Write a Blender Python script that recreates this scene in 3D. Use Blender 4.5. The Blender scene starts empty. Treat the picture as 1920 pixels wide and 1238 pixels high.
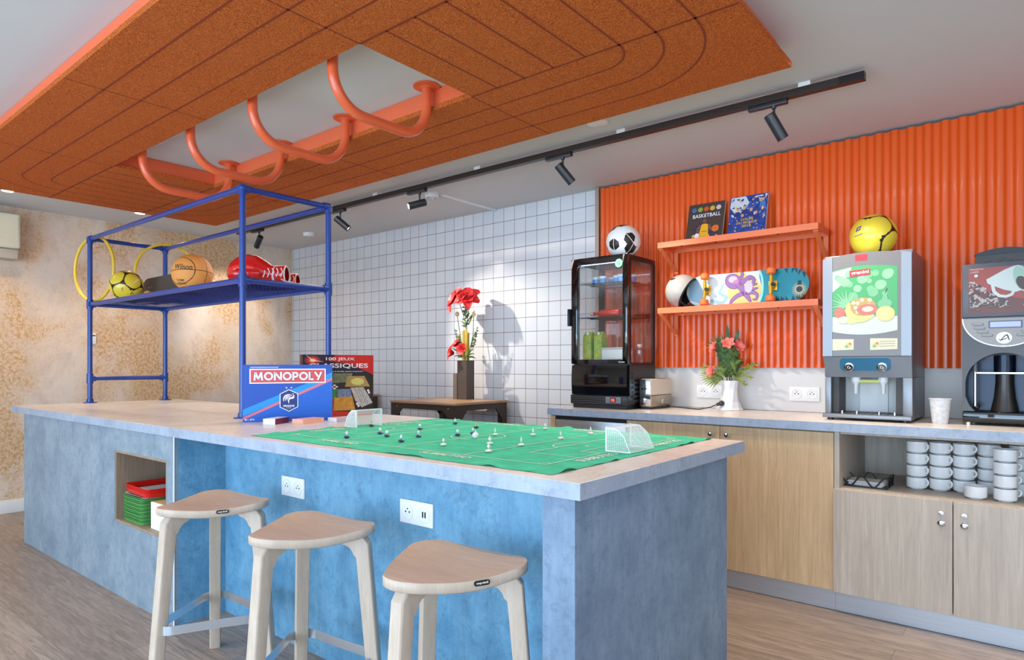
import bpy, bmesh, math, random
from math import sin, cos, pi, radians as R
from mathutils import Matrix, Vector, noise
random.seed(7)
COL = bpy.context.scene.collection

# ------------------------------------------------------------------ materials
def lin(c):
    out = []
    for v in c[:3]:
        v = v / 255.0
        out.append(v / 12.92 if v <= 0.04045 else ((v + 0.055) / 1.055) ** 2.4)
    return (out[0], out[1], out[2], 1.0)

def nt_new(name):
    m = bpy.data.materials.new(name); m.use_nodes = True
    nt = m.node_tree
    return m, nt, nt.nodes.get('Principled BSDF'), nt.nodes.get('Material Output')

def mat(name, rgb, rough=.5, metal=0., var=0., vscale=8., stretch=(1, 1, 1), bump=0., bscale=60., emit=0., coat=0., spec=.5, trans=0., rgb2=None, detail=4.):
    m, nt, p, out = nt_new(name)
    p.inputs['Base Color'].default_value = lin(rgb)
    p.inputs['Roughness'].default_value = rough
    p.inputs['Metallic'].default_value = metal
    p.inputs['Coat Weight'].default_value = coat
    p.inputs['Specular IOR Level'].default_value = spec
    p.inputs['Transmission Weight'].default_value = trans
    if emit:
        p.inputs['Emission Color'].default_value = lin(rgb); p.inputs['Emission Strength'].default_value = emit
    if var or bump:
        tc = nt.nodes.new('ShaderNodeTexCoord'); mp = nt.nodes.new('ShaderNodeMapping')
        mp.inputs['Scale'].default_value = stretch
        nt.links.new(tc.outputs['Object'], mp.inputs['Vector'])
    if var:
        n = nt.nodes.new('ShaderNodeTexNoise'); n.inputs['Scale'].default_value = vscale; n.inputs['Detail'].default_value = detail
        n.inputs['Roughness'].default_value = .65
        nt.links.new(mp.outputs['Vector'], n.inputs['Vector'])
        r = nt.nodes.new('ShaderNodeValToRGB')
        r.color_ramp.elements[0].position = .32; r.color_ramp.elements[1].position = .68
        c2 = rgb2 or [max(0, v * (1 - var)) for v in rgb]
        r.color_ramp.elements[0].color = lin(c2); r.color_ramp.elements[1].color = lin(rgb)
        nt.links.new(n.outputs['Fac'], r.inputs['Fac']); nt.links.new(r.outputs['Color'], p.inputs['Base Color'])
        if emit: nt.links.new(r.outputs['Color'], p.inputs['Emission Color'])
    if bump:
        n2 = nt.nodes.new('ShaderNodeTexNoise'); n2.inputs['Scale'].default_value = bscale; n2.inputs['Detail'].default_value = 3
        nt.links.new(mp.outputs['Vector'], n2.inputs['Vector'])
        b = nt.nodes.new('ShaderNodeBump'); b.inputs['Strength'].default_value = bump; b.inputs['Distance'].default_value = .01
        nt.links.new(n2.outputs['Fac'], b.inputs['Height']); nt.links.new(b.outputs['Normal'], p.inputs['Normal'])
    return m

def mix_rgb(nt, fac, a, b):
    x = nt.nodes.new('ShaderNodeMix'); x.data_type = 'RGBA'
    for sock, val in ((x.inputs[0], fac), (x.inputs[6], a), (x.inputs[7], b)):
        if hasattr(val, 'is_output'): nt.links.new(val, sock)
        else: sock.default_value = val
    return x.outputs[2]

def tex_noise(nt, vec, scale, detail=4, rough=.6, dist=0):
    n = nt.nodes.new('ShaderNodeTexNoise')
    n.inputs['Scale'].default_value = scale; n.inputs['Detail'].default_value = detail
    n.inputs['Roughness'].default_value = rough; n.inputs['Distortion'].default_value = dist
    nt.links.new(vec, n.inputs['Vector']); return n.outputs['Fac']

def ramp(nt, fac, stops):
    r = nt.nodes.new('ShaderNodeValToRGB')
    while len(r.color_ramp.elements) < len(stops): r.color_ramp.elements.new(.5)
    for e, (pos, c) in zip(r.color_ramp.elements, stops):
        e.position = pos; e.color = c if len(c) == 4 else lin(c)
    nt.links.new(fac, r.inputs['Fac']); return r.outputs['Color']

def coords(nt, scale=(1, 1, 1), loc=(0, 0, 0), rot=(0, 0, 0)):
    tc = nt.nodes.new('ShaderNodeTexCoord'); mp = nt.nodes.new('ShaderNodeMapping')
    mp.inputs['Scale'].default_value = scale; mp.inputs['Location'].default_value = loc; mp.inputs['Rotation'].default_value = rot
    nt.links.new(tc.outputs['Object'], mp.inputs['Vector']); return mp.outputs['Vector']

def bump(nt, p, height, strength, dist=.01):
    b = nt.nodes.new('ShaderNodeBump'); b.inputs['Strength'].default_value = strength; b.inputs['Distance'].default_value = dist
    nt.links.new(height, b.inputs['Height']); nt.links.new(b.outputs['Normal'], p.inputs['Normal'])

def concrete(name, a, b, rough=.5):
    m, nt, p, out = nt_new(name)
    big = tex_noise(nt, coords(nt, (2.2, 2.2, 1.6)), 3.0, 6, .72)
    streak = tex_noise(nt, coords(nt, (26, 26, 2.5)), 3, 4, .7)
    fine = tex_noise(nt, coords(nt), 24, 6, .8)
    c = ramp(nt, big, [(.34, b), (.62, a)])
    c = mix_rgb(nt, ramp(nt, streak, [(.40, (0, 0, 0, 1)), (.70, (.28, .28, .28, 1))]), c, lin([v * .86 for v in b]))
    c = mix_rgb(nt, ramp(nt, fine, [(.50, (0, 0, 0, 1)), (.66, (.5, .5, .5, 1))]), c, lin([v * .78 for v in b]))
    nt.links.new(c, p.inputs['Base Color']); p.inputs['Roughness'].default_value = rough
    bump(nt, p, fine, .08)
    return m

def wood(name, a, b, scale=(30, 30, 1.6), rough=.5, dist=1.2):
    m, nt, p, out = nt_new(name)
    v = coords(nt, scale)
    g = tex_noise(nt, v, 1.6, 7, .62, dist)
    f = tex_noise(nt, coords(nt, tuple(s * 5 for s in scale)), 2., 3, .6)
    big = tex_noise(nt, coords(nt, tuple(s * .12 for s in scale)), 1.4, 3, .5, .6)
    c = ramp(nt, g, [(.3, b), (.5, [(x + y) / 2 for x, y in zip(a, b)]), (.68, a)])
    c = mix_rgb(nt, ramp(nt, big, [(.4, (0, 0, 0, 1)), (.7, (.4, .4, .4, 1))]), c, lin([x * .9 for x in b]))
    c = mix_rgb(nt, ramp(nt, f, [(.5, (0, 0, 0, 1)), (.75, (.35, .35, .35, 1))]), c, lin([x * .8 for x in b]))
    nt.links.new(c, p.inputs['Base Color']); p.inputs['Roughness'].default_value = rough
    return m

def glass_mat(name, tint=(255, 255, 255), refl=.1):
    m, nt, p, out = nt_new(name); nt.nodes.remove(p)
    t = nt.nodes.new('ShaderNodeBsdfTransparent'); t.inputs['Color'].default_value = lin(tint)
    g = nt.nodes.new('ShaderNodeBsdfGlossy'); g.inputs['Roughness'].default_value = .03
    mx = nt.nodes.new('ShaderNodeMixShader'); mx.inputs[0].default_value = refl
    nt.links.new(t.outputs[0], mx.inputs[1]); nt.links.new(g.outputs[0], mx.inputs[2]); nt.links.new(mx.outputs[0], out.inputs[0])
    return m

def tile_mat():
    m, nt, p, out = nt_new('white square tile')
    tc = nt.nodes.new('ShaderNodeTexCoord'); sep = nt.nodes.new('ShaderNodeSeparateXYZ'); nt.links.new(tc.outputs['Object'], sep.inputs[0])
    cmb = nt.nodes.new('ShaderNodeCombineXYZ'); nt.links.new(sep.outputs['X'], cmb.inputs[0]); nt.links.new(sep.outputs['Z'], cmb.inputs[1])
    mp = nt.nodes.new('ShaderNodeMapping'); mp.inputs['Location'].default_value = (2.542 + 110.2, -2.319 + 11.1 * 3, 0)
    nt.links.new(cmb.outputs[0], mp.inputs['Vector'])
    b = nt.nodes.new('ShaderNodeTexBrick'); b.offset = 0; b.squash = 1
    b.inputs['Scale'].default_value = 1; b.inputs['Brick Width'].default_value = .1102; b.inputs['Row Height'].default_value = .111
    b.inputs['Mortar Size'].default_value = .0021; b.inputs['Mortar Smooth'].default_value = .15; b.inputs['Bias'].default_value = 0
    b.inputs['Color1'].default_value = lin((219, 220, 222)); b.inputs['Color2'].default_value = lin((211, 213, 217)); b.inputs['Mortar'].default_value = lin((112, 106, 106))
    nt.links.new(mp.outputs[0], b.inputs['Vector']); nt.links.new(b.outputs['Color'], p.inputs['Base Color'])
    rr = ramp(nt, b.outputs['Fac'], [(0, (.14, .14, .14, 1)), (1, (.8, .8, .8, 1))]); nt.links.new(rr, p.inputs['Roughness'])
    inv = ramp(nt, b.outputs['Fac'], [(0, (1, 1, 1, 1)), (1, (0, 0, 0, 1))])
    wav = tex_noise(nt, coords(nt), 9, 2, .5)
    ad = nt.nodes.new('ShaderNodeMath'); ad.operation = 'MULTIPLY_ADD'; nt.links.new(wav, ad.inputs[0]); ad.inputs[1].default_value = .5; nt.links.new(inv, ad.inputs[2])
    bump(nt, p, ad.outputs[0], .25, .004)
    return m

def floor_mat():
    m, nt, p, out = nt_new('oak vinyl plank')
    rot = R(0)
    v = coords(nt)
    b = nt.nodes.new('ShaderNodeTexBrick'); b.offset = .37; b.squash = 1
    b.inputs['Scale'].default_value = 1; b.inputs['Brick Width'].default_value = 1.22; b.inputs['Row Height'].default_value = .18
    b.inputs['Mortar Size'].default_value = .0014; b.inputs['Mortar Smooth'].default_value = .3; b.inputs['Bias'].default_value = 0
    b.inputs['Color1'].default_value = lin((178, 160, 146)); b.inputs['Color2'].default_value = lin((158, 140, 127)); b.inputs['Mortar'].default_value = lin((108, 88, 74))
    nt.links.new(v, b.inputs['Vector'])
    g = tex_noise(nt, coords(nt, (1.3, 16, 1)), 2.2, 7, .66, 1.6)
    c = mix_rgb(nt, ramp(nt, g, [(.4, (.65, .65, .65, 1)), (.62, (0, 0, 0, 1))]), b.outputs['Color'], lin((114, 98, 88)))
    g2 = tex_noise(nt, coords(nt, (5, 60, 1)), 2.5, 4, .6, .4)
    c = mix_rgb(nt, ramp(nt, g2, [(.5, (0, 0, 0, 1)), (.75, (.35, .35, .35, 1))]), c, lin((205, 182, 158)))
    nt.links.new(c, p.inputs['Base Color']); p.inputs['Roughness'].default_value = .42
    bump(nt, p, g, .05)
    return m

def rust_wall_mat():
    m, nt, p, out = nt_new('patinated gold and beige wallpaper')
    v = coords(nt)
    big = tex_noise(nt, coords(nt, (1, 1, .8), (2.1, .4, 0)), 1.5, 3, .55, .4)
    mid = tex_noise(nt, coords(nt, (1, 1, .7), (3, 1, 5)), 3.4, 5, .7, .3)
    weave = tex_noise(nt, coords(nt, (1, 62, 22)), 1.6, 2, .6)
    weave2 = tex_noise(nt, coords(nt, (1, 16, 70)), 1.8, 2, .6)
    speck = tex_noise(nt, v, 38, 6, .85)
    base = ramp(nt, mid, [(.30, (206, 184, 166)), (.48, (226, 208, 190)), (.62, (216, 198, 188)), (.78, (224, 202, 170))])
    def mulf(x, y):
        k = nt.nodes.new('ShaderNodeMath'); k.operation = 'MULTIPLY'; nt.links.new(x, k.inputs[0]); nt.links.new(y, k.inputs[1]); return k.outputs[0]
    edge = nt.nodes.new('ShaderNodeMath'); edge.operation = 'MULTIPLY_ADD'; nt.links.new(mid, edge.inputs[0]); edge.inputs[1].default_value = .45; nt.links.new(big, edge.inputs[2])
    patch = ramp(nt, edge.outputs[0], [(.70, (0, 0, 0, 1)), (.80, (1, 1, 1, 1))])
    s = ramp(nt, speck, [(.46, (0, 0, 0, 1)), (.58, (1, 1, 1, 1))])
    c = mix_rgb(nt, ramp(nt, edge.outputs[0], [(.62, (0, 0, 0, 1)), (.86, (.6, .6, .6, 1))]), base, lin((222, 182, 128)))
    c = mix_rgb(nt, mulf(patch, s), c, lin((196, 146, 84)))
    w = ramp(nt, weave, [(.50, (0, 0, 0, 1)), (.62, (.6, .6, .6, 1))]); w2 = ramp(nt, weave2, [(.46, (0, 0, 0, 1)), (.6, (1, 1, 1, 1))])
    a2 = ramp(nt, edge.outputs[0], [(.60, (0, 0, 0, 1)), (.76, (1, 1, 1, 1))])
    c = mix_rgb(nt, mulf(mulf(w, w2), a2), c, lin((172, 122, 84)))
    nt.links.new(c, p.inputs['Base Color']); p.inputs['Roughness'].default_value = .6
    bump(nt, p, speck, .06)
    return m

def woodwool_mat(name, a, b):
    m, nt, p, out = nt_new(name)
    v = coords(nt)
    w = nt.nodes.new('ShaderNodeTexWave'); w.wave_type = 'RINGS'; w.inputs['Scale'].default_value = 16; w.inputs['Distortion'].default_value = 26
    w.inputs['Detail'].default_value = 4; w.inputs['Detail Scale'].default_value = 5; nt.links.new(v, w.inputs['Vector'])
    n = tex_noise(nt, v, 150, 4, .75, 2.0)
    n2 = tex_noise(nt, v, 7, 3, .5)
    mx = nt.nodes.new('ShaderNodeMath'); mx.operation = 'MULTIPLY_ADD'; nt.links.new(n, mx.inputs[0]); mx.inputs[1].default_value = .75
    sc = nt.nodes.new('ShaderNodeMath'); sc.operation = 'MULTIPLY'; nt.links.new(w.outputs['Fac'], sc.inputs[0]); sc.inputs[1].default_value = .25
    nt.links.new(sc.outputs[0], mx.inputs[2])
    c = ramp(nt, mx.outputs[0], [(.40, b), (.56, a)])
    c = mix_rgb(nt, ramp(nt, n2, [(.4, (0, 0, 0, 1)), (.7, (.3, .3, .3, 1))]), c, lin([x * .88 for x in a]))
    nt.links.new(c, p.inputs['Base Color']); p.inputs['Roughness'].default_value = .9; p.inputs['Specular IOR Level'].default_value = .15
    bump(nt, p, mx.outputs[0], .9, .006)
    return m

# ------------------------------------------------------------------ mesh builder
_tc = {}
def textgeo(s, size=1., bold=0., spacing=1.):
    key = (s, bold, spacing)
    if key not in _tc:
        cu = bpy.data.curves.new('t', 'FONT'); cu.body = s; cu.size = 1; cu.align_x = 'CENTER'; cu.align_y = 'CENTER'
        cu.offset = bold; cu.space_character = spacing; cu.resolution_u = 3
        o = bpy.data.objects.new('t', cu); COL.objects.link(o)
        bpy.context.view_layer.update()
        me = bpy.data.meshes.new_from_object(o.evaluated_get(bpy.context.evaluated_depsgraph_get()))
        vs = [tuple(v.co) for v in me.vertices]; fs = [tuple(p.vertices) for p in me.polygons]
        bpy.data.objects.remove(o); bpy.data.curves.remove(cu); bpy.data.meshes.remove(me)
        if vs:
            x0 = min(v[0] for v in vs); x1 = max(v[0] for v in vs); y0 = min(v[1] for v in vs); y1 = max(v[1] for v in vs)
            vs = [(v[0] - (x0 + x1) / 2, v[1] - (y0 + y1) / 2) for v in vs]
        _tc[key] = (vs, fs)
    vs, fs = _tc[key]
    return [(x * size, y * size) for x, y in vs], fs

def textfit(s, w, h, bold=0., spacing=1.):
    vs, fs = textgeo(s, 1, bold, spacing)
    W = max(v[0] for v in vs) * 2; H = max(v[1] for v in vs) * 2
    return [(x * w / W, y * h / H) for x, y in vs], fs

def frame(o, u, v):
    u = Vector(u).normalized(); v = Vector(v).normalized(); n = u.cross(v)
    m = Matrix.Identity(4)
    for i in range(3): m[i][0] = u[i]; m[i][1] = v[i]; m[i][2] = n[i]; m[i][3] = o[i]
    return m

def circ(r, n=24, cx=0, cy=0, a0=0, a1=2 * pi, ry=None):
    ry = r if ry is None else ry
    full = abs(a1 - a0 - 2 * pi) < 1e-6
    k = n if full else n + 1
    return [(cx + r * cos(a0 + (a1 - a0) * i / n), cy + ry * sin(a0 + (a1 - a0) * i / n)) for i in range(k)]

def rrect(x0, x1, y0, y1, r, n=5):
    o = []
    for cx, cy, a in ((x1 - r, y1 - r, 0), (x0 + r, y1 - r, pi / 2), (x0 + r, y0 + r, pi), (x1 - r, y0 + r, 1.5 * pi)):
        o += [(cx + r * cos(a + pi / 2 * i / n), cy + r * sin(a + pi / 2 * i / n)) for i in range(n + 1)]
    return o

def smooth(p, n=6, closed=False):
    out = []; k = len(p)
    for i in range(k if closed else k - 1):
        g = (lambda j: p[j % k]) if closed else (lambda j: p[min(max(j, 0), k - 1)])
        a, b, c, d = g(i - 1), g(i), g(i + 1), g(i + 2)
        for s in range(n):
            t = s / n
            out.append(tuple(.5 * (2 * b[q] + (c[q] - a[q]) * t + (2 * a[q] - 5 * b[q] + 4 * c[q] - d[q]) * t * t + (3 * b[q] - a[q] - 3 * c[q] + d[q]) * t ** 3) for q in (0, 1)))
    return out if closed else out + [tuple(p[-1])]
def lerpw(w, n):
    out = []
    for i in range(len(w) - 1): out += [w[i] + (w[i + 1] - w[i]) * s / n for s in range(n)]
    return out + [w[-1]]

class MB:
    def __init__(s): s.v = []; s.f = []; s.m = []; s.mats = []; s.X = Matrix.Identity(4)
    def slot(s, m):
        if m not in s.mats: s.mats.append(m)
        return s.mats.index(m)
    def add(s, vs, fs, m):
        b = len(s.v); X = s.X
        s.v += [tuple(X @ Vector(v)) for v in vs]
        s.f += [tuple(b + i for i in f) for f in fs]
        if isinstance(m, list): s.m += [s.slot(q) for q in m]
        else: s.m += [s.slot(m)] * len(fs)
        return s
    def box(s, x0, x1, y0, y1, z0, z1, m, bev=0., seg=2):
        if bev <= 0:
            vs = [(x, y, z) for x in (x0, x1) for y in (y0, y1) for z in (z0, z1)]
            return s.add(vs, [(0, 1, 3, 2), (4, 6, 7, 5), (0, 4, 5, 1), (2, 3, 7, 6), (0, 2, 6, 4), (1, 5, 7, 3)], m)
        bm = bmesh.new(); bmesh.ops.create_cube(bm, size=1)
        for v in bm.verts:
            v.co = Vector(((x0 + x1) / 2 + v.co.x * (x1 - x0), (y0 + y1) / 2 + v.co.y * (y1 - y0), (z0 + z1) / 2 + v.co.z * (z1 - z0)))
        bmesh.ops.bevel(bm, geom=list(bm.edges), offset=bev, segments=seg, profile=.5, affect='EDGES')
        bm.verts.index_update()
        s.add([tuple(v.co) for v in bm.verts], [tuple(v.index for v in f.verts) for f in bm.faces], m); bm.free(); return s
    def poly(s, pts, m): return s.add(pts, [tuple(range(len(pts)))], m)
    def prism(s, p2, z0, z1, m, m2=None):
        n = len(p2)
        vs = [(x, y, z0) for x, y in p2] + [(x, y, z1) for x, y in p2]
        s.add(vs, [(i, (i + 1) % n, n + (i + 1) % n, n + i) for i in range(n)], m2 or m)
        return s.add(vs, [tuple(range(n))[::-1], tuple(range(n, 2 * n))], m)
    def lathe(s, prof, m, seg=24, c=(0, 0, 0), cap=True, a0=0, twist=0.):
        vs = []; k = len(prof)
        for j, (r, z) in enumerate(prof):
            for i in range(seg):
                a = a0 + 2 * pi * i / seg + twist * j
                vs.append((c[0] + r * cos(a), c[1] + r * sin(a), c[2] + z))
        fs = [(j * seg + i, j * seg + (i + 1) % seg, (j + 1) * seg + (i + 1) % seg, (j + 1) * seg + i) for j in range(k - 1) for i in range(seg)]
        if cap:
            if prof[0][0] > 1e-5: fs.append(tuple(range(seg))[::-1])
            if prof[-1][0] > 1e-5: fs.append(tuple((k - 1) * seg + i for i in range(seg)))
        return s.add(vs, fs, m)
    def cyl(s, a, b, r, m, seg=16, r2=None):
        return s.tube([a, b], r, m, seg, r_end=r2)
    def tube(s, path, r, m, seg=10, closed=False, r_end=None, radii=None):
        P = [Vector(p) for p in path]; n = len(P)
        T = []
        for i in range(n):
            if closed: t = P[(i + 1) % n] - P[i - 1]
            else: t = P[min(i + 1, n - 1)] - P[max(i - 1, 0)]
            T.append(t.normalized())
        up = Vector((0, 0, 1)) if abs(T[0].z) < .9 else Vector((1, 0, 0))
        N = (up - T[0] * up.dot(T[0])).normalized(); vs = []
        for i in range(n):
            N = (N - T[i] * N.dot(T[i])).normalized(); B = T[i].cross(N)
            rr = radii[i] if radii else (r if r_end is None else r + (r_end - r) * i / (n - 1))
            for k in range(seg):
                a = 2 * pi * k / seg
                vs.append(tuple(P[i] + N * (rr * cos(a)) + B * (rr * sin(a))))
        fs = []
        for i in range(n if closed else n - 1):
            j = (i + 1) % n
            for k in range(seg): fs.append((i * seg + k, i * seg + (k + 1) % seg, j * seg + (k + 1) % seg, j * seg + k))
        if not closed: fs += [tuple(range(seg))[::-1], tuple((n - 1) * seg + k for k in range(seg))]
        return s.add(vs, fs, m)
    def ball(s, c, r, m, seg=16, rings=10, sc=(1, 1, 1)):
        vs = [(c[0], c[1], c[2] + r * sc[2])]
        for j in range(1, rings):
            t = pi * j / rings
            for i in range(seg):
                a = 2 * pi * i / seg
                vs.append((c[0] + r * sc[0] * sin(t) * cos(a), c[1] + r * sc[1] * sin(t) * sin(a), c[2] + r * sc[2] * cos(t)))
        vs.append((c[0], c[1], c[2] - r * sc[2]))
        fs = [(0, 1 + i, 1 + (i + 1) % seg) for i in range(seg)]
        for j in range(rings - 2):
            for i in range(seg):
                a = 1 + j * seg
                fs.append((a + i, a + seg + i, a + seg + (i + 1) % seg, a + (i + 1) % seg))
        L = len(vs) - 1; a = 1 + (rings - 2) * seg
        fs += [(L, a + (i + 1) % seg, a + i) for i in range(seg)]
        return s.add(vs, fs, m)
    # flat artwork in the XY plane of s.X, layer = height
    def fill(s, p2, m, z=0.): return s.add([(x, y, z) for x, y in p2], [tuple(range(len(p2)))], m)
    def stroke(s, p2, w, m, z=0., closed=False):
        n = len(p2); vs = []
        P = [Vector((a, b)) for a, b in p2]
        for i in range(n):
            t = (P[(i + 1) % n] - P[i - 1]) if closed else (P[min(i + 1, n - 1)] - P[max(i - 1, 0)])
            t = t.normalized() if t.length > 1e-9 else Vector((1, 0)); q = Vector((-t.y, t.x)) * ((w[i] if isinstance(w, (list, tuple)) else w) / 2)
            vs += [(P[i].x + q.x, P[i].y + q.y, z), (P[i].x - q.x, P[i].y - q.y, z)]
        fs = [(2 * i, 2 * i + 1, 2 * ((i + 1) % n) + 1, 2 * ((i + 1) % n)) for i in range(n if closed else n - 1)]
        return s.add(vs, fs, m)
    def text(s, t, cx, cy, w, h, m, z=0., bold=0., rot=0., spacing=1.):
        vs, fs = textfit(t, w, h, bold, spacing); c, q = cos(rot), sin(rot)
        return s.add([(cx + x * c - y * q, cy + x * q + y * c, z) for x, y in vs], fs, m)
    def build(s, name, parent=None, world=False, sharp=38, recalc=True):
        off = Vector(parent.location) if (world and parent) else Vector((0, 0, 0))
        if world and parent and parent.parent: off += Vector(parent.parent.location)
        me = bpy.data.meshes.new(name)
        me.from_pydata([tuple(Vector(v) - off) for v in s.v], [], s.f)
        for m in s.mats: me.materials.append(m)
        me.polygons.foreach_set('material_index', s.m)
        if recalc:
            bm = bmesh.new(); bm.from_mesh(me); bmesh.ops.recalc_face_normals(bm, faces=list(bm.faces)); bm.to_mesh(me); bm.free()
        me.shade_smooth(); me.set_sharp_from_angle(angle=R(sharp))
        o = bpy.data.objects.new(name, me); COL.objects.link(o)
        if parent: o.parent = parent
        return o

def tag(o, label, cat, group=None):
    o['label'] = label; o['category'] = cat
    if group: o['group'] = group
    return o
def thing(name, label, cat, loc=(0, 0, 0), rotz=0., group=None):
    o = bpy.data.objects.new(name, None); COL.objects.link(o); o.empty_display_size = .05
    o.location = loc; o.rotation_euler = (0, 0, rotz)
    return tag(o, label, cat, group)
def struct(o): o['kind'] = 'structure'; return o
def dup(root, loc, rotz, label, group=None, cat=None):
    r = root.copy(); COL.objects.link(r); r.location = loc; r.rotation_euler = (root.rotation_euler[0], root.rotation_euler[1], rotz); r['label'] = label
    if group: r['group'] = group
    if cat: r['category'] = cat
    for ch in root.children:
        c = ch.copy(); COL.objects.link(c); c.parent = r
        for g in ch.children:
            d = g.copy(); COL.objects.link(d); d.parent = c
    return r
def pt(name, parent, fn, **k):
    mb = MB(); fn(mb); return mb.build(name, parent, **k)
def FRONT(y): return frame((0, y, 0), (1, 0, 0), (0, 0, 1))

# ------------------------------------------------------------------ palette
M_ceil = mat('matt ceiling paint', (208, 207, 206), .9, bump=.05, bscale=300)
M_white = mat('white paint', (232, 230, 226), .5)
M_wplast = mat('white plastic', (236, 236, 234), .35)
M_porc = mat('white porcelain', (238, 238, 236), .18, coat=.4)
M_black = mat('black plastic', (20, 20, 22), .35)
M_bgloss = mat('gloss black', (10, 10, 12), .06, coat=.5)
M_blackm = mat('black powder coat', (30, 28, 27), .5)
M_chrome = mat('chrome', (215, 215, 215), .12, 1)
M_steel = mat('brushed steel', (176, 178, 180), .28, 1, var=.15, vscale=3, stretch=(1, 1, 60))
M_alu = mat('brushed aluminium kick plate', (206, 212, 220), .32, .55, var=.06, vscale=4, stretch=(1, 30, 60))
M_tile = tile_mat(); M_floor = floor_mat(); M_rust = rust_wall_mat()
M_ply = mat('edge wood', (196, 170, 142), .5)
M_top = concrete('pale concrete laminate', (236, 226, 216), (220, 209, 200), .3)
M_edge = concrete('concrete edge in blue daylight cast', (166, 178, 194), (148, 161, 179), .4)  # blue daylight cast painted into the worktop edges
M_isl = concrete('concrete laminate in blue daylight cast', (116, 166, 194), (82, 136, 168), .5)  # island laminate with the blue daylight cast painted in
M_isl3 = concrete('concrete laminate in dim blue cast', (124, 146, 168), (98, 121, 144), .5)  # same island laminate, a dimmer blue cast painted in
M_isl2 = concrete('grey concrete laminate', (146, 160, 170), (116, 134, 148), .5)  # same island laminate, less of the daylight tint painted in
M_oak = wood('oak veneer', (228, 196, 154), (200, 164, 122), (26, 26, 1.3))
M_oakd = wood('greyed oak lining', (172, 150, 126), (140, 120, 100), (34, 34, 1.4))
M_beech = wood('pale beech', (208, 190, 172), (190, 170, 150), (40, 40, 3), .45, .5)
M_beechtop = wood('beech seat veneer', (220, 184, 154), (204, 166, 136), (6, 40, 20), .4, .6)
M_orange = mat('orange lacquered corrugated sheet', (230, 90, 26), .28, coat=.12)
M_oshelf = mat('orange powder coat', (240, 122, 72), .45)
M_opipe = mat('coral orange tube paint', (232, 100, 56), .3, coat=.3)
M_wool = woodwool_mat('orange wood wool', (246, 132, 62), (158, 64, 20))
M_groove = mat('groove shadow orange', (142, 52, 14), .9)
M_blue = mat('blue powder coat', (30, 66, 146), .32, coat=.2)
M_bluem = mat('blue mesh coat', (30, 62, 138), .65)
M_foot = mat('satin steel band', (214, 224, 234), .22, .85)
M_fr = mat('coral frame paint', (234, 108, 64), .5)
M_green = mat('green felt', (84, 208, 166), .95, var=.12, vscale=14, bump=.15, bscale=400, spec=.1)
M_chalk = mat('white felt print', (226, 238, 230), .9)
M_dark = mat('dark grey', (58, 54, 50), .5)
M_red = mat('red plastic', (214, 30, 26), .3)
# ------------------------------------------------------------------ the setting
XL, YW, ZC = -6.316, 3.987, 2.427
XR, YF = 2.6, -3.4
struct(pt('floor', None, lambda b: b.box(XL - .1, XR + .1, YF, YW + .1, -.1, 0, M_floor)))
struct(pt('ceiling', None, lambda b: b.box(XL - .1, XR + .1, YF, YW + .1, ZC, ZC + .1, M_ceil)))
struct(pt('wall_back', None, lambda b: b.box(XL - .1, XR + .1, YW, YW + .1, 0, ZC, M_tile)))
struct(pt('wall_left', None, lambda b: b.box(XL - .1, XL, YF, YW, 0, ZC, M_rust)))
struct(pt('wall_right', None, lambda b: b.box(XR, XR + .1, YF, YW, 0, ZC, M_white)))
struct(pt('baseboard_left', None, lambda b: b.box(XL, XL + .012, YF, YW, 0, .105, M_white, .003)))
def wf(b):
    b.box(XL, XR, YF - .1, YF, 0, .35, M_white); b.box(XL, XR, YF - .1, YF, 2.25, ZC, M_white)
    b.box(XL, -4.6, YF - .1, YF, .35, 2.25, M_white); b.box(2.0, XR, YF - .1, YF, .35, 2.25, M_white); b.box(-1.5, -1.1, YF - .1, YF, .35, 2.25, M_white)
struct(pt('wall_front', None, wf))
for i, (a, c) in enumerate(((-4.6, -1.5), (-1.1, 2.0))):
    def wn(b):
        for x0, x1, z0, z1 in ((a, a + .06, .35, 2.25), (c - .06, c, .35, 2.25), (a, c, .35, .41), (a, c, 2.19, 2.25), ((a + c) / 2 - .03, (a + c) / 2 + .03, .35, 2.25)):
            b.box(x0, x1, YF - .08, YF - .02, z0, z1, M_white)
    struct(pt('window_%d' % (i + 1), None, wn))
# plain splashback strip, corrugated sheet and its edge trim belong to the wall
M_splash = mat('pale grey splashback', (216, 211, 205), .4)
struct(pt('trim_1', None, lambda b: b.box(-2.392, 2.5, 3.958, YW - .002, .902, 1.160, M_splash)))
M_trim = mat('aluminium edge trim', (170, 158, 144), .45, .6)
struct(pt('trim_2', None, lambda b: b.box(-2.424, -2.394, 3.925, YW - .002, 1.0, ZC - .004, M_trim)))
M_gap = mat('shadow gap grey', (92, 86, 84), .8)
struct(pt('trim_3', None, lambda b: b.box(-2.39, 2.5, 3.950, YW - .002, 2.395, ZC - .004, M_gap)))
def corr(b):
    vs = []; n = int((2.5 + 2.388) / .0744 * 20)
    z = (1.155, 2.413)
    for i in range(n + 1):
        x = -2.388 + i * .0744 / 20; y = 3.938 - .010 * math.tanh(2.0 * sin(2 * pi * i / 20)) / math.tanh(2.0)
        vs += [(x, y, z[0]), (x, y, z[1])]
    b.add(vs, [(2 * i, 2 * i + 2, 2 * i + 3, 2 * i + 1) for i in range(n)], M_orange)
o = pt('wall_cladding', None, corr, sharp=60, recalc=False); struct(o)

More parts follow.
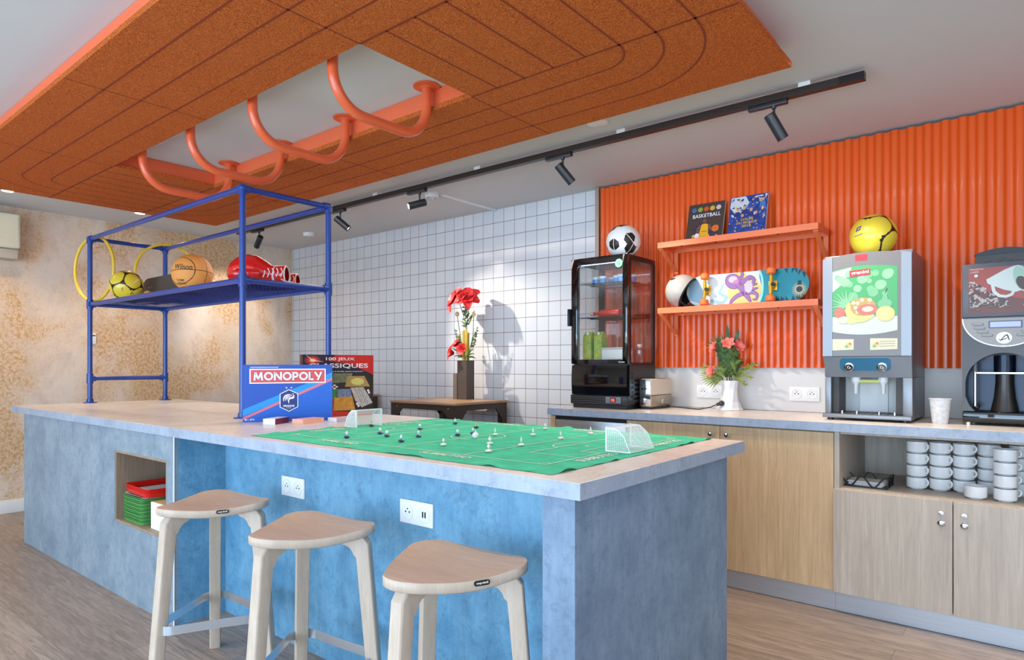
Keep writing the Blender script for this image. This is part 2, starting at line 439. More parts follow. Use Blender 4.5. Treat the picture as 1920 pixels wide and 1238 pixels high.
# ------------------------------------------------------------------ island
Z0, ZT = .851, .892
T = thing('island_worktop', 'long pale concrete-look island worktop carrying the felt football pitch and blue rack', 'worktop', (-3.15, 1.84, Z0))
def it(b):
    b.box(-5.46, -2.999, 1.2885, 2.394, Z0, ZT, M_top, .0015, 1); b.box(-2.9985, -.837, 1.2885, 2.394, Z0, ZT, M_top, .0015, 1)
pt('worktop_slab', T, it, world=True)
pt('edge_cast_strip', T, lambda b: (b.box(-5.46, -.837, 1.2873, 1.2883, Z0, ZT - .0008, M_edge), b.box(-.8368, -.8358, 1.2873, 2.394, Z0, ZT - .0008, M_edge)), world=True)  # thin added strips carry the painted daylight tint of the slab edge
T = thing('island_cabinet', 'grey concrete-look island base cabinet with oak-lined open niche holding trays', 'cabinet', (-4.1, 1.8, 0))
def ic(b):
    y0, y1 = 1.300, 1.318
    b.box(-5.211, -3.677, y0, y1, 0, Z0, M_isl2); b.box(-3.075, -2.997, y0, y1, 0, Z0, M_isl2)
    b.box(-3.677, -3.075, y0, y1, 0, .372, M_isl2); b.box(-3.677, -3.075, y0, y1, .737, Z0, M_isl2)
    b.box(-5.211, -5.193, y1, 2.279, 0, Z0, M_isl2); b.box(-5.193, -3.016, 2.26, 2.279, 0, Z0, M_isl2)
pt('carcass', T, ic, world=True)
pt('return_panel', T, lambda b: b.box(-3.015, -2.997, 1.3185, 2.279, 0, Z0, M_isl), world=True)
pt('edge_trim', T, lambda b: b.box(-3.0005, -2.9935, 1.2975, 1.3005, 0, Z0, M_wplast), world=True)
def nl(b):
    b.box(-3.677, -3.665, 1.302, 1.80, .372, .737, M_oakd); b.box(-3.087, -3.075, 1.302, 1.80, .372, .737, M_oakd)
    b.box(-3.665, -3.087, 1.302, 1.80, .372, .384, M_oakd); b.box(-3.665, -3.087, 1.302, 1.80, .725, .737, M_oakd)
    b.box(-3.665, -3.087, 1.79, 1.80, .384, .725, M_oakd)
pt('niche_lining', T, nl, world=True)
T = thing('island_panelling', 'blue grey concrete-look knee panel and end panel under the island worktop behind stools', 'panel', (-1.9, 1.6, 0))
pt('knee_panel', T, lambda b: b.box(-2.997, -.955, 1.536, 1.556, 0, Z0, M_isl), world=True)
pt('end_panel', T, lambda b: b.box(-.955, -.859, 1.300, 2.279, 0, Z0, M_isl3), world=True)

# wall sockets: plate with two round inserts
def socket(loc, label, usb=False, w=.165, h=.082):
    t = thing('wall_socket', label, 'socket', loc, 0, 'double wall sockets')
    pt('plate', t, lambda b: b.box(-w / 2, w / 2, -.008, 0, -h / 2, h / 2, M_wplast, .002))
    for k, x in enumerate((-w / 4, w / 4)):
        def ins(b):
            b.X = frame((x, -.0082, 0), (1, 0, 0), (0, 0, 1))
            b.lathe([(.029, 0), (.029, .0015), (.026, .0018), (.0255, .0004), (0, .0004)], M_white, 24)
            if usb and k:
                for q in (-.006, .006): b.box(q - .003, q + .003, -.010, .010, .0005, .0012, M_black)
            else:
                for q in (-.0095, .0095): b.lathe([(.0032, .0012), (0, .0012)], M_black, 10, (q, 0, 0))
                b.lathe([(.0028, .0012), (0, .0012)], M_black, 10, (0, .0105, 0))
        pt('insert', t, ins)
socket((-2.421, 1.536, .660), 'white double socket on blue island panel above the left stool')
socket((-1.665, 1.536, .660), 'white socket with USB port on blue island panel above middle stool', True)
socket((-1.601, 3.958, 1.005), 'white double socket on splashback half hidden behind the white vase')
socket((-1.038, 3.958, 1.005), 'white double socket on splashback just left of juice dispenser')

# ------------------------------------------------------------------ ceiling raft
RX0, RX1, RY0, RY1, ZR = -5.29, -.737, .888, 2.63, 2.325
OX0, OX1, OY0, OY1 = -4.165, -1.887, 1.463, 2.055
T = thing('ceiling_raft', 'large orange wood-wool ceiling raft with grooved lanes and rectangular central opening', 'ceiling raft', (-3.0, 1.75, 2.42))
def raft(b):
    for x0, x1, y0, y1 in ((RX0, OX0, RY0, RY1), (OX1, RX1, RY0, RY1), (OX0, OX1, RY0, OY0), (OX0, OX1, OY1, RY1)):
        b.box(x0, x1, y0, y1, ZR, ZR + .022, M_wool)
    # lane grooves, concentric around the opening, cut as dark lines
    b.X = frame((0, 0, ZR), (1, 0, 0), (0, -1, 0))
    def ln(p, w=.009): b.stroke([(x, -y) for x, y in p], w, M_groove, .0006)
    L = (OY0 - RY0); cx0, cx1, cy0, cy1 = RX0 + L, RX1 - L, OY0, OY1
    for k in (1, 2, 3):
        d = L * k / 4; r = L - d
        path = []
        for (cx, cy, a) in ((cx1, cy1, 0), (cx0, cy1, pi / 2), (cx0, cy0, pi), (cx1, cy0, 1.5 * pi)):
            path += [(cx + r * cos(a + pi / 2 * i / 12), cy + r * sin(a + pi / 2 * i / 12)) for i in range(13)]
        ln(path + [path[0]])
    n = 4
    for side in (0, 1):
        xa, xb = (OX1, cx1) if side else (cx0, OX0)
        for k in range(n):
            x = xa + (xb - xa) * (k + (1 if side else 0)) / n
            ln([(x, OY0), (x, OY1)])
        ln([(OX1, OY1), (RX1, OY1)] if side else [(RX0, OY1), (OX0, OY1)], .011); ln([(OX1, OY0), (RX1, OY0)] if side else [(RX0, OY0), (OX0, OY0)], .011)
    for x in (OX0, -3.036, OX1):
        ln([(x, RY0), (x, OY0)], .007); ln([(x, OY1), (x, RY1)], .007)
pt('acoustic_panel', T, raft, world=True, recalc=False)
def fr(b):
    z0, z1 = ZR + .022, ZC - .002
    s, t = .045, .02
    x0, x1, y0, y1 = RX0 + s, RX1 - s, RY0 + .03, RY1 - s
    b.box(x0, x1, y0, y0 + t, z0, z1, M_fr); b.box(x0, x1, y1 - t, y1, z0, z1, M_fr)
    b.box(x0, x0 + t, y0 + t, y1 - t, z0, z1, M_fr); b.box(x1 - t, x1, y0 + t, y1 - t, z0, z1, M_fr)
    s = .012
    x0, x1, y0, y1 = OX0 - s, OX1 + s, OY0 - s, OY1 + s
    b.box(x0 - t, x1 + t, y0 - t, y0, z0, z1, M_fr); b.box(x0 - t, x1 + t, y1, y1 + t, z0, z1, M_fr)
    b.box(x0 - t, x0, y0, y1, z0, z1, M_fr); b.box(x1, x1 + t, y0, y1, z0, z1, M_fr)
pt('frame', T, fr, world=True)
names = ('nearest the right end of the opening', 'second from the right', 'third from the right', 'at the left end above the blue rack')
for k, x in enumerate((-2.13, -2.725, -3.32, -3.90)):
    t = thing('hanging_bar', 'coral orange U-shaped tube bar in ceiling opening, ' + names[k], 'bar', (x, 1.77, ZC), 0, 'monkey bars in the ceiling raft')
    def tb(b):
        ya, yb, zb = -.25, .25, -.245; r = .15
        P = [(0, ya, -.012)] + [(0, ya, -.06)]
        P += [(0, ya + r - r * cos(a), zb + r - r * sin(a)) for a in [pi / 2 * i / 10 for i in range(11)]]
        P += [(0, yb - r + r * sin(a), zb + r - r * cos(a)) for a in [pi / 2 * i / 10 for i in range(11)]]
        P += [(0, yb, -.06), (0, yb, -.012)]
        b.tube(P, .0215, M_opipe, 18)
    pt('tube', t, tb)
    for y in (-.25, .25):
        pt('flange', t, lambda b: b.lathe([(.06, -.001), (.06, -.007), (.03, -.010), (.026, -.014)], M_opipe, 28, (0, y, 0)))

# ------------------------------------------------------------------ blue tube rack
RXL, RXR, RYA, RYB = -5.415, -3.235, 1.75, 2.28
ZTOP, ZSH, ZLOW = 2.10, 1.618, 1.072
T = thing('tube_rack', 'blue tubular metal rack with mesh shelf standing on the left half of island', 'rack', (-4.3, 2.0, ZT))
r = .0165
def fit(b, x, y, z, axes):
    for ax in axes:
        d = Vector(ax); q = Vector((x, y, z))
        b.tube([q - d * .0 , q + d * .036], r + .0055, M_blue, 14)
for x in (RXL, RXR):
    for y in (RYA, RYB):
        sx = 1 if x == RXL else -1; sy = 1 if y == RYA else -1
        pt('post', T, lambda b: b.tube([(x, y, ZT + .004), (x, y, ZTOP)], r, M_blue, 16), world=True)
        pt('base_flange', T, lambda b: b.lathe([(.045, 0), (.045, .005), (.024, .008), (.0225, .03), (.0165, .031)], M_blue, 24, (x, y, ZT)), world=True)
        def f1(b): fit(b, x, y, ZTOP, ((sx, 0, 0), (0, sy, 0), (0, 0, -1))); b.ball((x, y, ZTOP), r + .0065, M_blue, 14, 8)
        def f2(b): fit(b, x, y, ZSH, ((sx, 0, 0), (0, sy, 0), (0, 0, -1), (0, 0, 1)))
        def f3(b): fit(b, x, y, ZLOW, ((0, sy, 0), (0, 0, -1), (0, 0, 1)))
        for q in (f1, f2) + ((f3,) if x == RXL else ()): pt('corner_fitting', T, q, world=True)
for z in (ZTOP, ZSH):
    for y in (RYA, RYB): pt('rail', T, lambda b: b.tube([(RXL, y, z), (RXR, y, z)], r - .001, M_blue, 14), world=True)
    for x in (RXL, RXR): pt('rail', T, lambda b: b.tube([(x, RYA, z), (x, RYB, z)], r - .001, M_blue, 14), world=True)
pt('rail', T, lambda b: b.tube([(RXL, RYA, ZLOW), (RXL, RYB, ZLOW)], r - .001, M_blue, 14), world=True)
def mesh_shelf(b, x0, x1, y0, y1, z, px, py, w, h, m):
    """expanded metal: diamond lattice of flat strands inside a thin border"""
    b.box(x0, x1, y0, y0 + .012, z - h, z + h, m); b.box(x0, x1, y1 - .012, y1, z - h, z + h, m)
    b.box(x0, x0 + .012, y0 + .012, y1 - .012, z - h, z + h, m); b.box(x1 - .012, x1, y0 + .012, y1 - .012, z - h, z + h, m)
    nx = int((x1 - x0 - .024) / px); ny = int((y1 - y0 - .024) / py)
    dx = (x1 - x0 - .024) / nx; dy = (y1 - y0 - .024) / ny
    for j in range(ny):
        ya = y0 + .012 + j * dy
        for i in range(nx):
            xa = x0 + .012 + i * dx
            for (p, q) in (((xa, ya), (xa + dx / 2, ya + dy / 2)), ((xa + dx, ya), (xa + dx / 2, ya + dy / 2)), ((xa + dx / 2, ya + dy / 2), (xa, ya + dy)), ((xa + dx / 2, ya + dy / 2), (xa + dx, ya + dy))):
                t = Vector((q[0] - p[0], q[1] - p[1])).normalized(); nx_, ny_ = -t.y * w, t.x * w
                zz = h * .8
                b.add([(p[0] + nx_, p[1] + ny_, z + zz), (p[0] - nx_, p[1] - ny_, z - zz), (q[0] - nx_, q[1] - ny_, z - zz), (q[0] + nx_, q[1] + ny_, z + zz)], [(0, 1, 2, 3)], m)
pt('mesh_shelf', T, lambda b: mesh_shelf(b, RXL + .02, RXR - .02, RYA + .015, RYB - .015, ZSH + .012, .042, .025, .0026, .0024, M_bluem), world=True, recalc=False)

# ------------------------------------------------------------------ stools
def make_stool(label, badge=True):
    t = thing('bar_stool', label, 'stool', (0, 0, 0), 0, 'three bar stools at the island')
    def tri(rv, c, n=10, conv=.012):
        out = []
        for k in range(3):
            a = -pi / 2 + k * 2 * pi / 3; cx, cy = (rv - 2 * c) * cos(a), (rv - 2 * c) * sin(a)
            for i in range(n + 1):
                q = a - pi / 3 + 2 * pi / 3 * i / n; out.append((cx + c * cos(q), cy + c * sin(q)))
            a2 = a + pi / 3; nx, ny = cos(a2), sin(a2)
            e = out[-1]; a3 = a + 2 * pi / 3; f = ((rv - 2 * c) * cos(a3) + c * cos(a3 - pi / 3), (rv - 2 * c) * sin(a3) + c * sin(a3 - pi / 3))
            for i in range(1, 8):
                s = i / 8; bul = conv * 4 * s * (1 - s)
                out.append((e[0] + (f[0] - e[0]) * s + nx * bul, e[1] + (f[1] - e[1]) * s + ny * bul))
        return out
    O = tri(.292, .082)
    def zt(x, y):
        rr = math.hypot(x, y) / .2
        return .652 - .012 * (1 - min(1, rr) ** 2) + .004 * rr * rr * cos(3 * (math.atan2(y, x) + pi / 2))
    def seat(b):
        n = len(O); rings = [.001, .25, .5, .75, .92, .985]; vs = []; fs = []; ms = []
        for q in rings: vs += [(x * q, y * q, zt(x * q, y * q)) for x, y in O]
        vs += [(x, y, zt(x, y) - .004) for x, y in O]; vs += [(x * .995, y * .995, zt(x, y) - .024) for x, y in O]; vs += [(x * .97, y * .97, zt(x, y) - .028) for x, y in O]; vs += [(x * .3, y * .3, zt(x * .3, y * .3) - .028) for x, y in O]
        k = len(rings) + 4
        for j in range(k - 1):
            for i in range(n): fs.append((j * n + i, j * n + (i + 1) % n, (j + 1) * n + (i + 1) % n, (j + 1) * n + i)); ms.append(M_beechtop if j < 5 else M_beech)
        fs.append(tuple(range(n))); ms.append(M_beechtop); fs.append(tuple((k - 1) * n + i for i in range(n))); ms.append(M_beech)
        b.add(vs, fs, ms)
    pt('seat', t, seat, sharp=50)
    for k in range(3):
        a = -pi / 2 + k * 2 * pi / 3
        def leg(b):
            b.X = Matrix.Rotation(a, 4, 'Z')
            inner = [(.166 - .03 * 0, .52)]
            arc = [(.105 + .052 * cos(q), .556 + .05 * sin(q)) for q in [pi / 2 * i / 8 for i in range(9)]]
            prof = [(.206, 0), (.157, .556)] + arc[1:] + [(.06, .609), (.06, .624), (.175, .628), (.197, .60), (.247, 0)]
            n = len(prof); w = .0215
            # chamfered slab: outer faces narrower
            vs = [(x, -w, z) for x, z in prof] + [(x, w, z) for x, z in prof]
            bm = bmesh.new(); V = [bm.verts.new(v) for v in vs]
            bm.faces.new(V[:n]); bm.faces.new(V[n:][::-1])
            for i in range(n): bm.faces.new((V[i], V[n + i], V[n + (i + 1) % n], V[(i + 1) % n]))
            es = [e for e in bm.edges if (e.verts[0].co.y * e.verts[1].co.y > 0)]
            bmesh.ops.bevel(bm, geom=es, offset=.008, segments=3, profile=.5, affect='EDGES')
            bm.verts.index_update()
            b.add([tuple(v.co) for v in bm.verts], [tuple(v.index for v in f.verts) for f in bm.faces], M_beech); bm.free()
        pt('leg', t, leg, sharp=30)
    def rest(b):
        P = tri(.262, .055, 8, -.004); n = len(P); z0, z1 = .206, .238
        q = 1.018
        vs = [(x, y, z0) for x, y in P] + [(x, y, z1) for x, y in P] + [(x * q, y * q, z1) for x, y in P] + [(x * q, y * q, z0) for x, y in P]
        fs = []
        for i in range(n):
            j = (i + 1) % n
            for u, v in ((0, 1), (1, 2), (2, 3), (3, 0)): fs.append((u * n + i, u * n + j, v * n + j, v * n + i))
        b.add(vs, fs, M_foot)
    pt('footrest', t, rest)
    if badge:
        a = -pi / 6
        e = max(O, key=lambda p: p[0] * cos(a) + p[1] * sin(a))
        d = e[0] * cos(a) + e[1] * sin(a); s = .028
        c = (d * cos(a) - s * sin(a) * 1, d * sin(a) + s * cos(a), .638)
        fx = frame((c[0] + .0012 * cos(a), c[1] + .0012 * sin(a), c[2]), (-sin(a), cos(a), 0), (0, 0, 1))
        def bd(b): b.X = fx; b.prism(rrect(-.021, .021, -.0065, .0065, .006), 0, .002, M_black)
        g = pt('badge', t, bd)
        def bt(b): b.X = fx; b.text('capdell', 0, 0, .032, .0068, M_white, .0024, .02)
        pt('lettering', g, bt)
    return t
st = make_stool('beech bar stool on the left, beside the tray niche, with round back leg visible')
st.location = (-2.455, 1.215, 0); st.rotation_euler[2] = R(3)
s2 = make_stool('middle beech bar stool, no badge on its visible seat edge, metal footrest showing', False); s2.location = (-1.830, 1.222, 0); s2.rotation_euler[2] = R(5)
s3 = dup(st, (-1.212, 1.232, 0), R(4), 'nearest beech bar stool on the right with black badge, next to end panel')
# ------------------------------------------------------------------ back counter
HC = .9
T = thing('counter_worktop', 'long pale concrete-look worktop along the wall carrying fridge and drinks machines', 'worktop', (-.8, 3.64, .858))
pt('edge_cast_strip', T, lambda b: b.box(-2.405, .95, 3.3238, 3.3248, .858, HC - .0008, M_edge), world=True)  # added strip with the same painted daylight tint
pt('worktop_slab', T, lambda b: b.box(-2.405, .95, 3.325, 3.957, .858, HC, M_top, .0015, 1), world=True)
YD = 3.345
def carcass(b, x0, x1, m=M_oakd): b.box(x0 + .001, x1 - .001, YD + .019, 3.95, .10, .857, m)
def knob(t, x, z, lock=False):
    def k(b):
        b.X = frame((x, YD, z), (1, 0, 0), (0, 0, 1))
        if lock: b.lathe([(.014, -.001), (.014, .004), (.011, .006), (.004, .006), (.004, .003), (0, .003)], M_chrome, 20)
        else: b.lathe([(.006, -.001), (.006, .012), (.013, .018), (.014, .023), (.010, .028), (0, .029)], M_chrome, 20)
    return k
T = thing('drawer_cabinet', 'undercounter unit with oak side and stainless drawer front below the display fridge', 'cabinet', (-2.12, 3.6, 0))
pt('carcass', T, lambda b: b.box(-2.398, -1.855, YD + .019, 3.95, .1, .857, M_oakd), world=True)
pt('side_panel', T, lambda b: b.box(-2.398, -2.360, YD, YD + .018, .1, .852, M_oak), world=True)
def dr(b):
    b.box(-2.357, -1.858, YD, YD + .018, .47, .832, M_steel, .002); b.box(-2.357, -1.858, YD, YD + .018, .1, .464, M_steel, .002)
pt('drawer', T, dr, world=True)
pt('vent_gap', T, lambda b: b.box(-2.357, -1.858, YD + .006, YD + .018, .834, .852, M_black), world=True)
T = thing('double_cabinet', 'oak double-door cabinet with two chrome knobs between drawer unit and mug shelf', 'cabinet', (-1.3, 3.6, 0))
pt('carcass', T, lambda b: carcass(b, -1.854, -.747), world=True)
for x0, x1, kx in ((-1.852, -1.300, -1.342), (-1.297, -.748, -1.256)):
    d = pt('door', T, lambda b: b.box(x0, x1, YD, YD + .018, .102, .850, M_oak, .001, 1), world=True)
    pt('knob', d, knob(None, kx, .806), world=True)
for o in T.children:
    for c in o.children: c.location = (0, 0, 0)
T = thing('open_shelf_cabinet', 'oak cabinet with open niche of white mugs above two lockable doors', 'cabinet', (-.28, 3.6, 0))
X0, X1 = -.745, .195
M_oakg = wood('oak veneer in grey daylight cast', (206, 192, 176), (178, 164, 148), (26, 26, 1.3))  # same oak, greying from the blue daylight put into its colour
def oc(b):
    b.box(X0, X0 + .022, YD, 3.95, .1, .857, M_oakg); b.box(X1 - .022, X1, YD, 3.95, .1, .857, M_oakg)
    b.box(X0 + .022, X1 - .022, YD, 3.95, .572, .592, M_oakg); b.box(X0 + .022, X1 - .022, YD + .02, 3.95, .845, .857, M_oakg)
    b.box(X0 + .022, X1 - .022, 3.93, 3.95, .592, .845, M_oakg); b.box(X0 + .022, X1 - .022, YD + .02, 3.93, .1, .572, M_oakd)
pt('carcass', T, oc, world=True)
for x0, x1, kx in ((X0, -.279, -.3185), (-.275, X1, -.2365)):
    d = pt('door', T, lambda b: b.box(x0, x1, YD - .018, YD - .001, .102, .588, M_oakg, .001, 1), world=True)
    pt('lock', d, lambda b: (b.__setattr__('X', frame((kx, YD - .018, .491), (1, 0, 0), (0, 0, 1))), b.lathe([(.014, -.001), (.014, .004), (.011, .006), (.004, .006), (.004, .003), (0, .003)], M_chrome, 20)), world=True)
    pt('knob', d, lambda b: (b.__setattr__('X', frame((kx, YD - .018, .535), (1, 0, 0), (0, 0, 1))), b.lathe([(.007, -.001), (.007, .005), (.011, .009), (.010, .014), (0, .015)], M_chrome, 20)), world=True)
T = thing('kickboard', 'brushed aluminium kickboard under the oak counter cabinets', 'kickboard', (-.8, 3.38, 0))
pt('kick_plate', T, lambda b: (b.box(-2.39, -.7455, 3.374, 3.386, .002, .098, M_alu), b.box(-.7445, .93, 3.374, 3.386, .002, .098, M_alu)), world=True)

# mugs
MUGZ = .592
mug0 = thing('white_mug', '', 'mug', (0, 0, 0), 0, 'stacked white mugs on the open shelf')
def mg(b):
    b.lathe([(.024, 0), (.027, .0005), (.029, .004), (.0395, .0075), (.0425, .013), (.0425, .0552), (.0405, .0552), (.040, .016), (.02, .010), (0, .010)], M_porc, 32)
pt('cup', mug0, mg)
pt('handle', mug0, lambda b: b.tube([(.040, 0, .048), (.052, 0, .049), (.059, 0, .043), (.060, 0, .033), (.055, 0, .024), (.041, 0, .021)], .0042, M_porc, 10))
cols = [('leftmost stack beside the wire basket', -.437, 3.56, -.62), ('second stack from left', -.347, 3.575, -.62), ('third stack from left, behind the single mug', -.257, 3.585, -.62),
        ('stack behind and left of the front stack', -.168, 3.62, -.62), ('front stack at the right', -.103, 3.462, .5), ('far right stack at frame edge', -.055, 3.66, .9)]
lev = ['bottom', 'second from bottom', 'second from top', 'top']
first = True
for nm, x, y, rz in cols:
    for k in range(4):
        lb = 'white mug, %s of the %s' % (lev[k], nm)
        z = MUGZ + k * .0555
        if first: mug0.location = (x, y, z); mug0.rotation_euler[2] = rz; mug0['label'] = lb; first = False
        else: dup(mug0, (x, y, z), rz, lb)
dup(mug0, (-.206, 3.455, MUGZ), 1.2, 'single white mug standing alone in front of the stacks', 'stacked white mugs on the open shelf')
# wire basket with paper napkins
T = thing('wire_basket', 'black wire basket with wavy rim at the left of mug shelf', 'basket', (-.633, 3.50, MUGZ))
def wb(b):
    b.box(-.095, .095, -.075, .075, 0, .004, M_black)
    for s in (-1, 1):
        for off in (0, .012):
            b.tube([(-.1 + .2 * i / 32, s * (.07 + off * .4), .028 + .024 * cos(4 * pi * i / 32 + (0 if s > 0 else .6) + off * 20)) for i in range(33)], .0019, M_black, 6)
            b.tube([(s * (.098 + off * .3), -.07 + .14 * i / 20, .03 + .022 * cos(4 * pi * i / 20 + off * 20)) for i in range(21)], .0019, M_black, 6)
    for x in (-.098, .098):
        for y in (-.07, .07): b.tube([(x, y, .002), (x, y, .05)], .002, M_black, 6)
pt('wire_frame', T, wb)
def nap(b):
    for i in range(5):
        b.X = Matrix.Rotation(.09 * (i % 3 - 1), 4, 'Z')
        b.box(-.075, .075, -.055, .055, .0045 + i * .0045, .008 + i * .0045, M_white, .001, 1)
tag(pt('paper_napkins', None, nap), 'pile of white paper napkins lying in the black wire basket', 'napkins').location = (-.633, 3.50, MUGZ)

# ------------------------------------------------------------------ display fridge
FX0, FX1, FY0, FY1, FZ1 = -2.321, -1.916, 3.470, 3.835, 1.846
M_glass = glass_mat('clear glass', (250, 252, 252), .10); M_glass2 = glass_mat('side glass', (246, 246, 246), .14)
T = thing('display_fridge', 'tall black countertop display fridge with glass sides and red digits', 'fridge', ((FX0 + FX1) / 2, 3.65, HC))
def cab(b):
    z0, z1 = 1.172, FZ1
    p = .030
    b.box(FX0, FX0 + p, FY0 + .03, FY0 + .055, z0, z1 - .03, M_black); b.box(FX1 - p + .008, FX1, FY0 + .03, FY0 + .05, z0, z1 - .03, M_black)
    b.box(FX0, FX0 + p, FY1 - .03, FY1, z0, z1 - .03, M_black); b.box(FX1 - .018, FX1, FY1 - .03, FY1, z0, z1 - .03, M_black)
    b.box(FX0, FX1, FY0 + .028, FY1, z1 - .032, z1, M_black, .004)
    b.box(FX0, FX1, FY0 + .028, FY1, .93, z0, M_black)
pt('cabinet', T, cab, world=True)
def door(b):
    y0, y1 = FY0, FY0 + .026
    b.box(FX0, FX0 + .046, y0, y1, 1.178, FZ1, M_bgloss, .003); b.box(FX1 - .034, FX1, y0, y1, 1.178, FZ1, M_bgloss, .003)
    b.box(FX0 + .046, FX1 - .034, y0, y1, FZ1 - .040, FZ1, M_bgloss); b.box(FX0 + .046, FX1 - .034, y0, y1, 1.178, 1.205, M_bgloss)
D = pt('door', T, door, world=True)
pt('glass', D, lambda b: b.box(FX0 + .046, FX1 - .034, FY0 + .008, FY0 + .014, 1.205, FZ1 - .04, M_glass), world=True).location = (0, 0, 0)
def hd(b):
    b.box(FX0 - .018, FX0 - .002, FY0 - .02, FY0 + .012, 1.42, 1.53, M_black, .004)
pt('handle', D, hd, world=True).location = (0, 0, 0)
M_gstk = mat('green sticker', (84, 206, 120), .5)
pt('sticker', D, lambda b: (b.__setattr__('X', FRONT(FY0 - .0008)), b.fill(circ(.026, 28, -1.975, 1.792), M_gstk), b.stroke(circ(.019, 28, -1.975, 1.792), .002, M_chalk, .0003, True)), world=True).location = (0, 0, 0)
pt('side_glass', T, lambda b: b.box(FX1 - .006, FX1 - .002, FY0 + .05, FY1 - .03, 1.19, FZ1 - .035, M_glass2), world=True)
pt('side_glass', T, lambda b: b.box(FX0 + .002, FX0 + .006, FY0 + .055, FY1 - .03, 1.19, FZ1 - .035, M_glass2), world=True)
pt('back_glass', T, lambda b: b.box(FX0 + .03, FX1 - .018, FY1 - .008, FY1 - .004, 1.19, FZ1 - .035, M_glass2), world=True)
def lp(b):
    n = 14; vs = []
    for i in range(n + 1):
        s = i / n; y = FY0 + .004 - .006 * sin(pi * s)
        z = .985 + (1.170 - .985) * s; vs += [(FX0 + .003, y, z), (FX1 - .003, y, z)]
    vs2 = [(v[0], FY0 + .028, v[2]) for v in vs]
    k = len(vs)
    fs = [(2 * i, 2 * i + 1, 2 * i + 3, 2 * i + 2) for i in range(n)] + [(k - 2, k - 1, 2 * k - 1, 2 * k - 2), (0, 1, k + 1, k)]
    b.add(vs + vs2, fs, M_bgloss)
    b.text('Combo', FX1 - .06, 1.161, .04, .008, M_white, 0) if 0 else None
pt('lower_panel', T, lp, world=True, recalc=False)
def vent(b):
    b.box(FX0 - .004, FX1 + .002, FY0 - .002, FY0 + .028, .925, .982, M_black, .003)
    for i in range(4): b.box(FX0, FX1, FY0 - .006, FY0 - .002, .932 + i * .012, .937 + i * .012, M_dark)
    for i in range(7): b.box(FX1 + .0005, FX1 + .004, FY0 + .06, FY1 - .03, .945 + i * .028, .957 + i * .028, M_dark)
    b.box(FX0 + .01, FX1 - .01, FY0 + .01, FY1 - .01, HC + .001, .93, M_black)
V = pt('vent_base', T, vent, world=True)
M_led = mat('red digits', (255, 50, 50), .5, emit=5)
def dsp(b):
    b.X = FRONT(FY0 - .0065)
    b.prism(rrect(-2.062, -1.955, .938, .976, .003), 0, .003, M_steel)
    b.fill(rrect(-2.03, -1.99, .943, .971, .002), M_black, .0034)
pt('display', V, dsp, world=True).location = (0, 0, 0)
pt('digits', T, lambda b: (b.__setattr__('X', FRONT(FY0 - .0065)), b.text('02', -2.010, .957, .026, .017, M_led, .0042, .03)), world=True)
def brand(b):
    b.X = FRONT(FY0 - .0008); b.text('Combo', -1.955, 1.19, .042, .009, M_white, 0, .01)
pt('lettering', T, brand, world=True)
def wsh(z):
    def f(b):
        for i in range(19):
            x = FX0 + .04 + i * (FX1 - FX0 - .07) / 18; b.tube([(x, FY0 + .06, z), (x, FY1 - .035, z)], .0014, M_black, 5)
        for y in (FY0 + .06, FY0 + .065, (FY0 + FY1) / 2, FY1 - .035): b.tube([(FX0 + .032, y, z - .002), (FX1 - .02, y, z - .002)], .003, M_black, 6)
    return f
for z in (1.690, 1.475): pt('wire_shelf', T, wsh(z), world=True)
pt('glow_fill_bar', T, lambda b: b.box(FX0 + .05, FX1 - .04, FY0 + .04, FY0 + .05, FZ1 - .040, FZ1 - .034, mat('added cool glow', (236, 244, 255), .5, emit=3)), world=True)  # added glowing bar to brighten the fridge inside
pt('floor_tray', T, lambda b: b.box(FX0 + .03, FX1 - .02, FY0 + .05, FY1 - .03, 1.172, 1.186, M_dark), world=True)
# what stands in the fridge
M_cupb = mat('blue printed cup', (70, 150, 220), .4); M_cupw = mat('white cup', (236, 240, 244), .4)
c0 = thing('yoghurt_pot', 'small blue and white yoghurt pot, leftmost on the top fridge shelf', 'pot', (-2.215, 3.60, 1.6925), 0, 'yoghurt pots in the display fridge')
pt('pot', c0, lambda b: (b.lathe([(.021, 0), (.023, .030)], M_cupb, 20), b.lathe([(.023, .030), (.0245, .042)], M_cupw, 20)))
pt('lid', c0, lambda b: b.lathe([(.027, .042), (.027, .044), (0, .0445)], M_cupw, 20))
for x, y, lb in ((-2.15, 3.58, 'second blue and white yoghurt pot from left in the fridge'), (-2.135, 3.66, 'yoghurt pot standing behind the second one on fridge shelf'), (-2.06, 3.60, 'yoghurt pot in the middle right of the top fridge shelf'), (-2.01, 3.57, 'front yoghurt pot below the green sticker in the fridge'), (-1.965, 3.63, 'rightmost yoghurt pot near the fridge side glass')):
    dup(c0, (x, y, 1.6925), random.random(), lb)
M_ket = mat('red sauce bottle', (206, 44, 30), .25)
T = thing('sauce_bottle', 'red bottle with beige cap lying on the middle fridge shelf', 'bottle', (-2.20, 3.60, 1.502))
pt('bottle', T, lambda b: (b.__setattr__('X', frame((0, 0, 0), (0, 1, 0), (0, 0, 1))), b.lathe([(.0, -.03), (.010, -.028), (.010, 0), (.023, .025), (.025, .04), (.025, .15), (.02, .16), (0, .16)], M_ket, 20)))
M_beige = mat('beige plastic', (220, 186, 156), .5)
pt('cap', T, lambda b: (b.__setattr__('X', frame((-.03, 0, 0), (0, 1, 0), (0, 0, 1))), b.lathe([(0, -.03), (.013, -.028), (.014, 0), (0, .002)], M_beige, 16)))
M_juice = mat('green carton', (84, 178, 60), .45, var=.5, vscale=26, rgb2=(226, 204, 72))
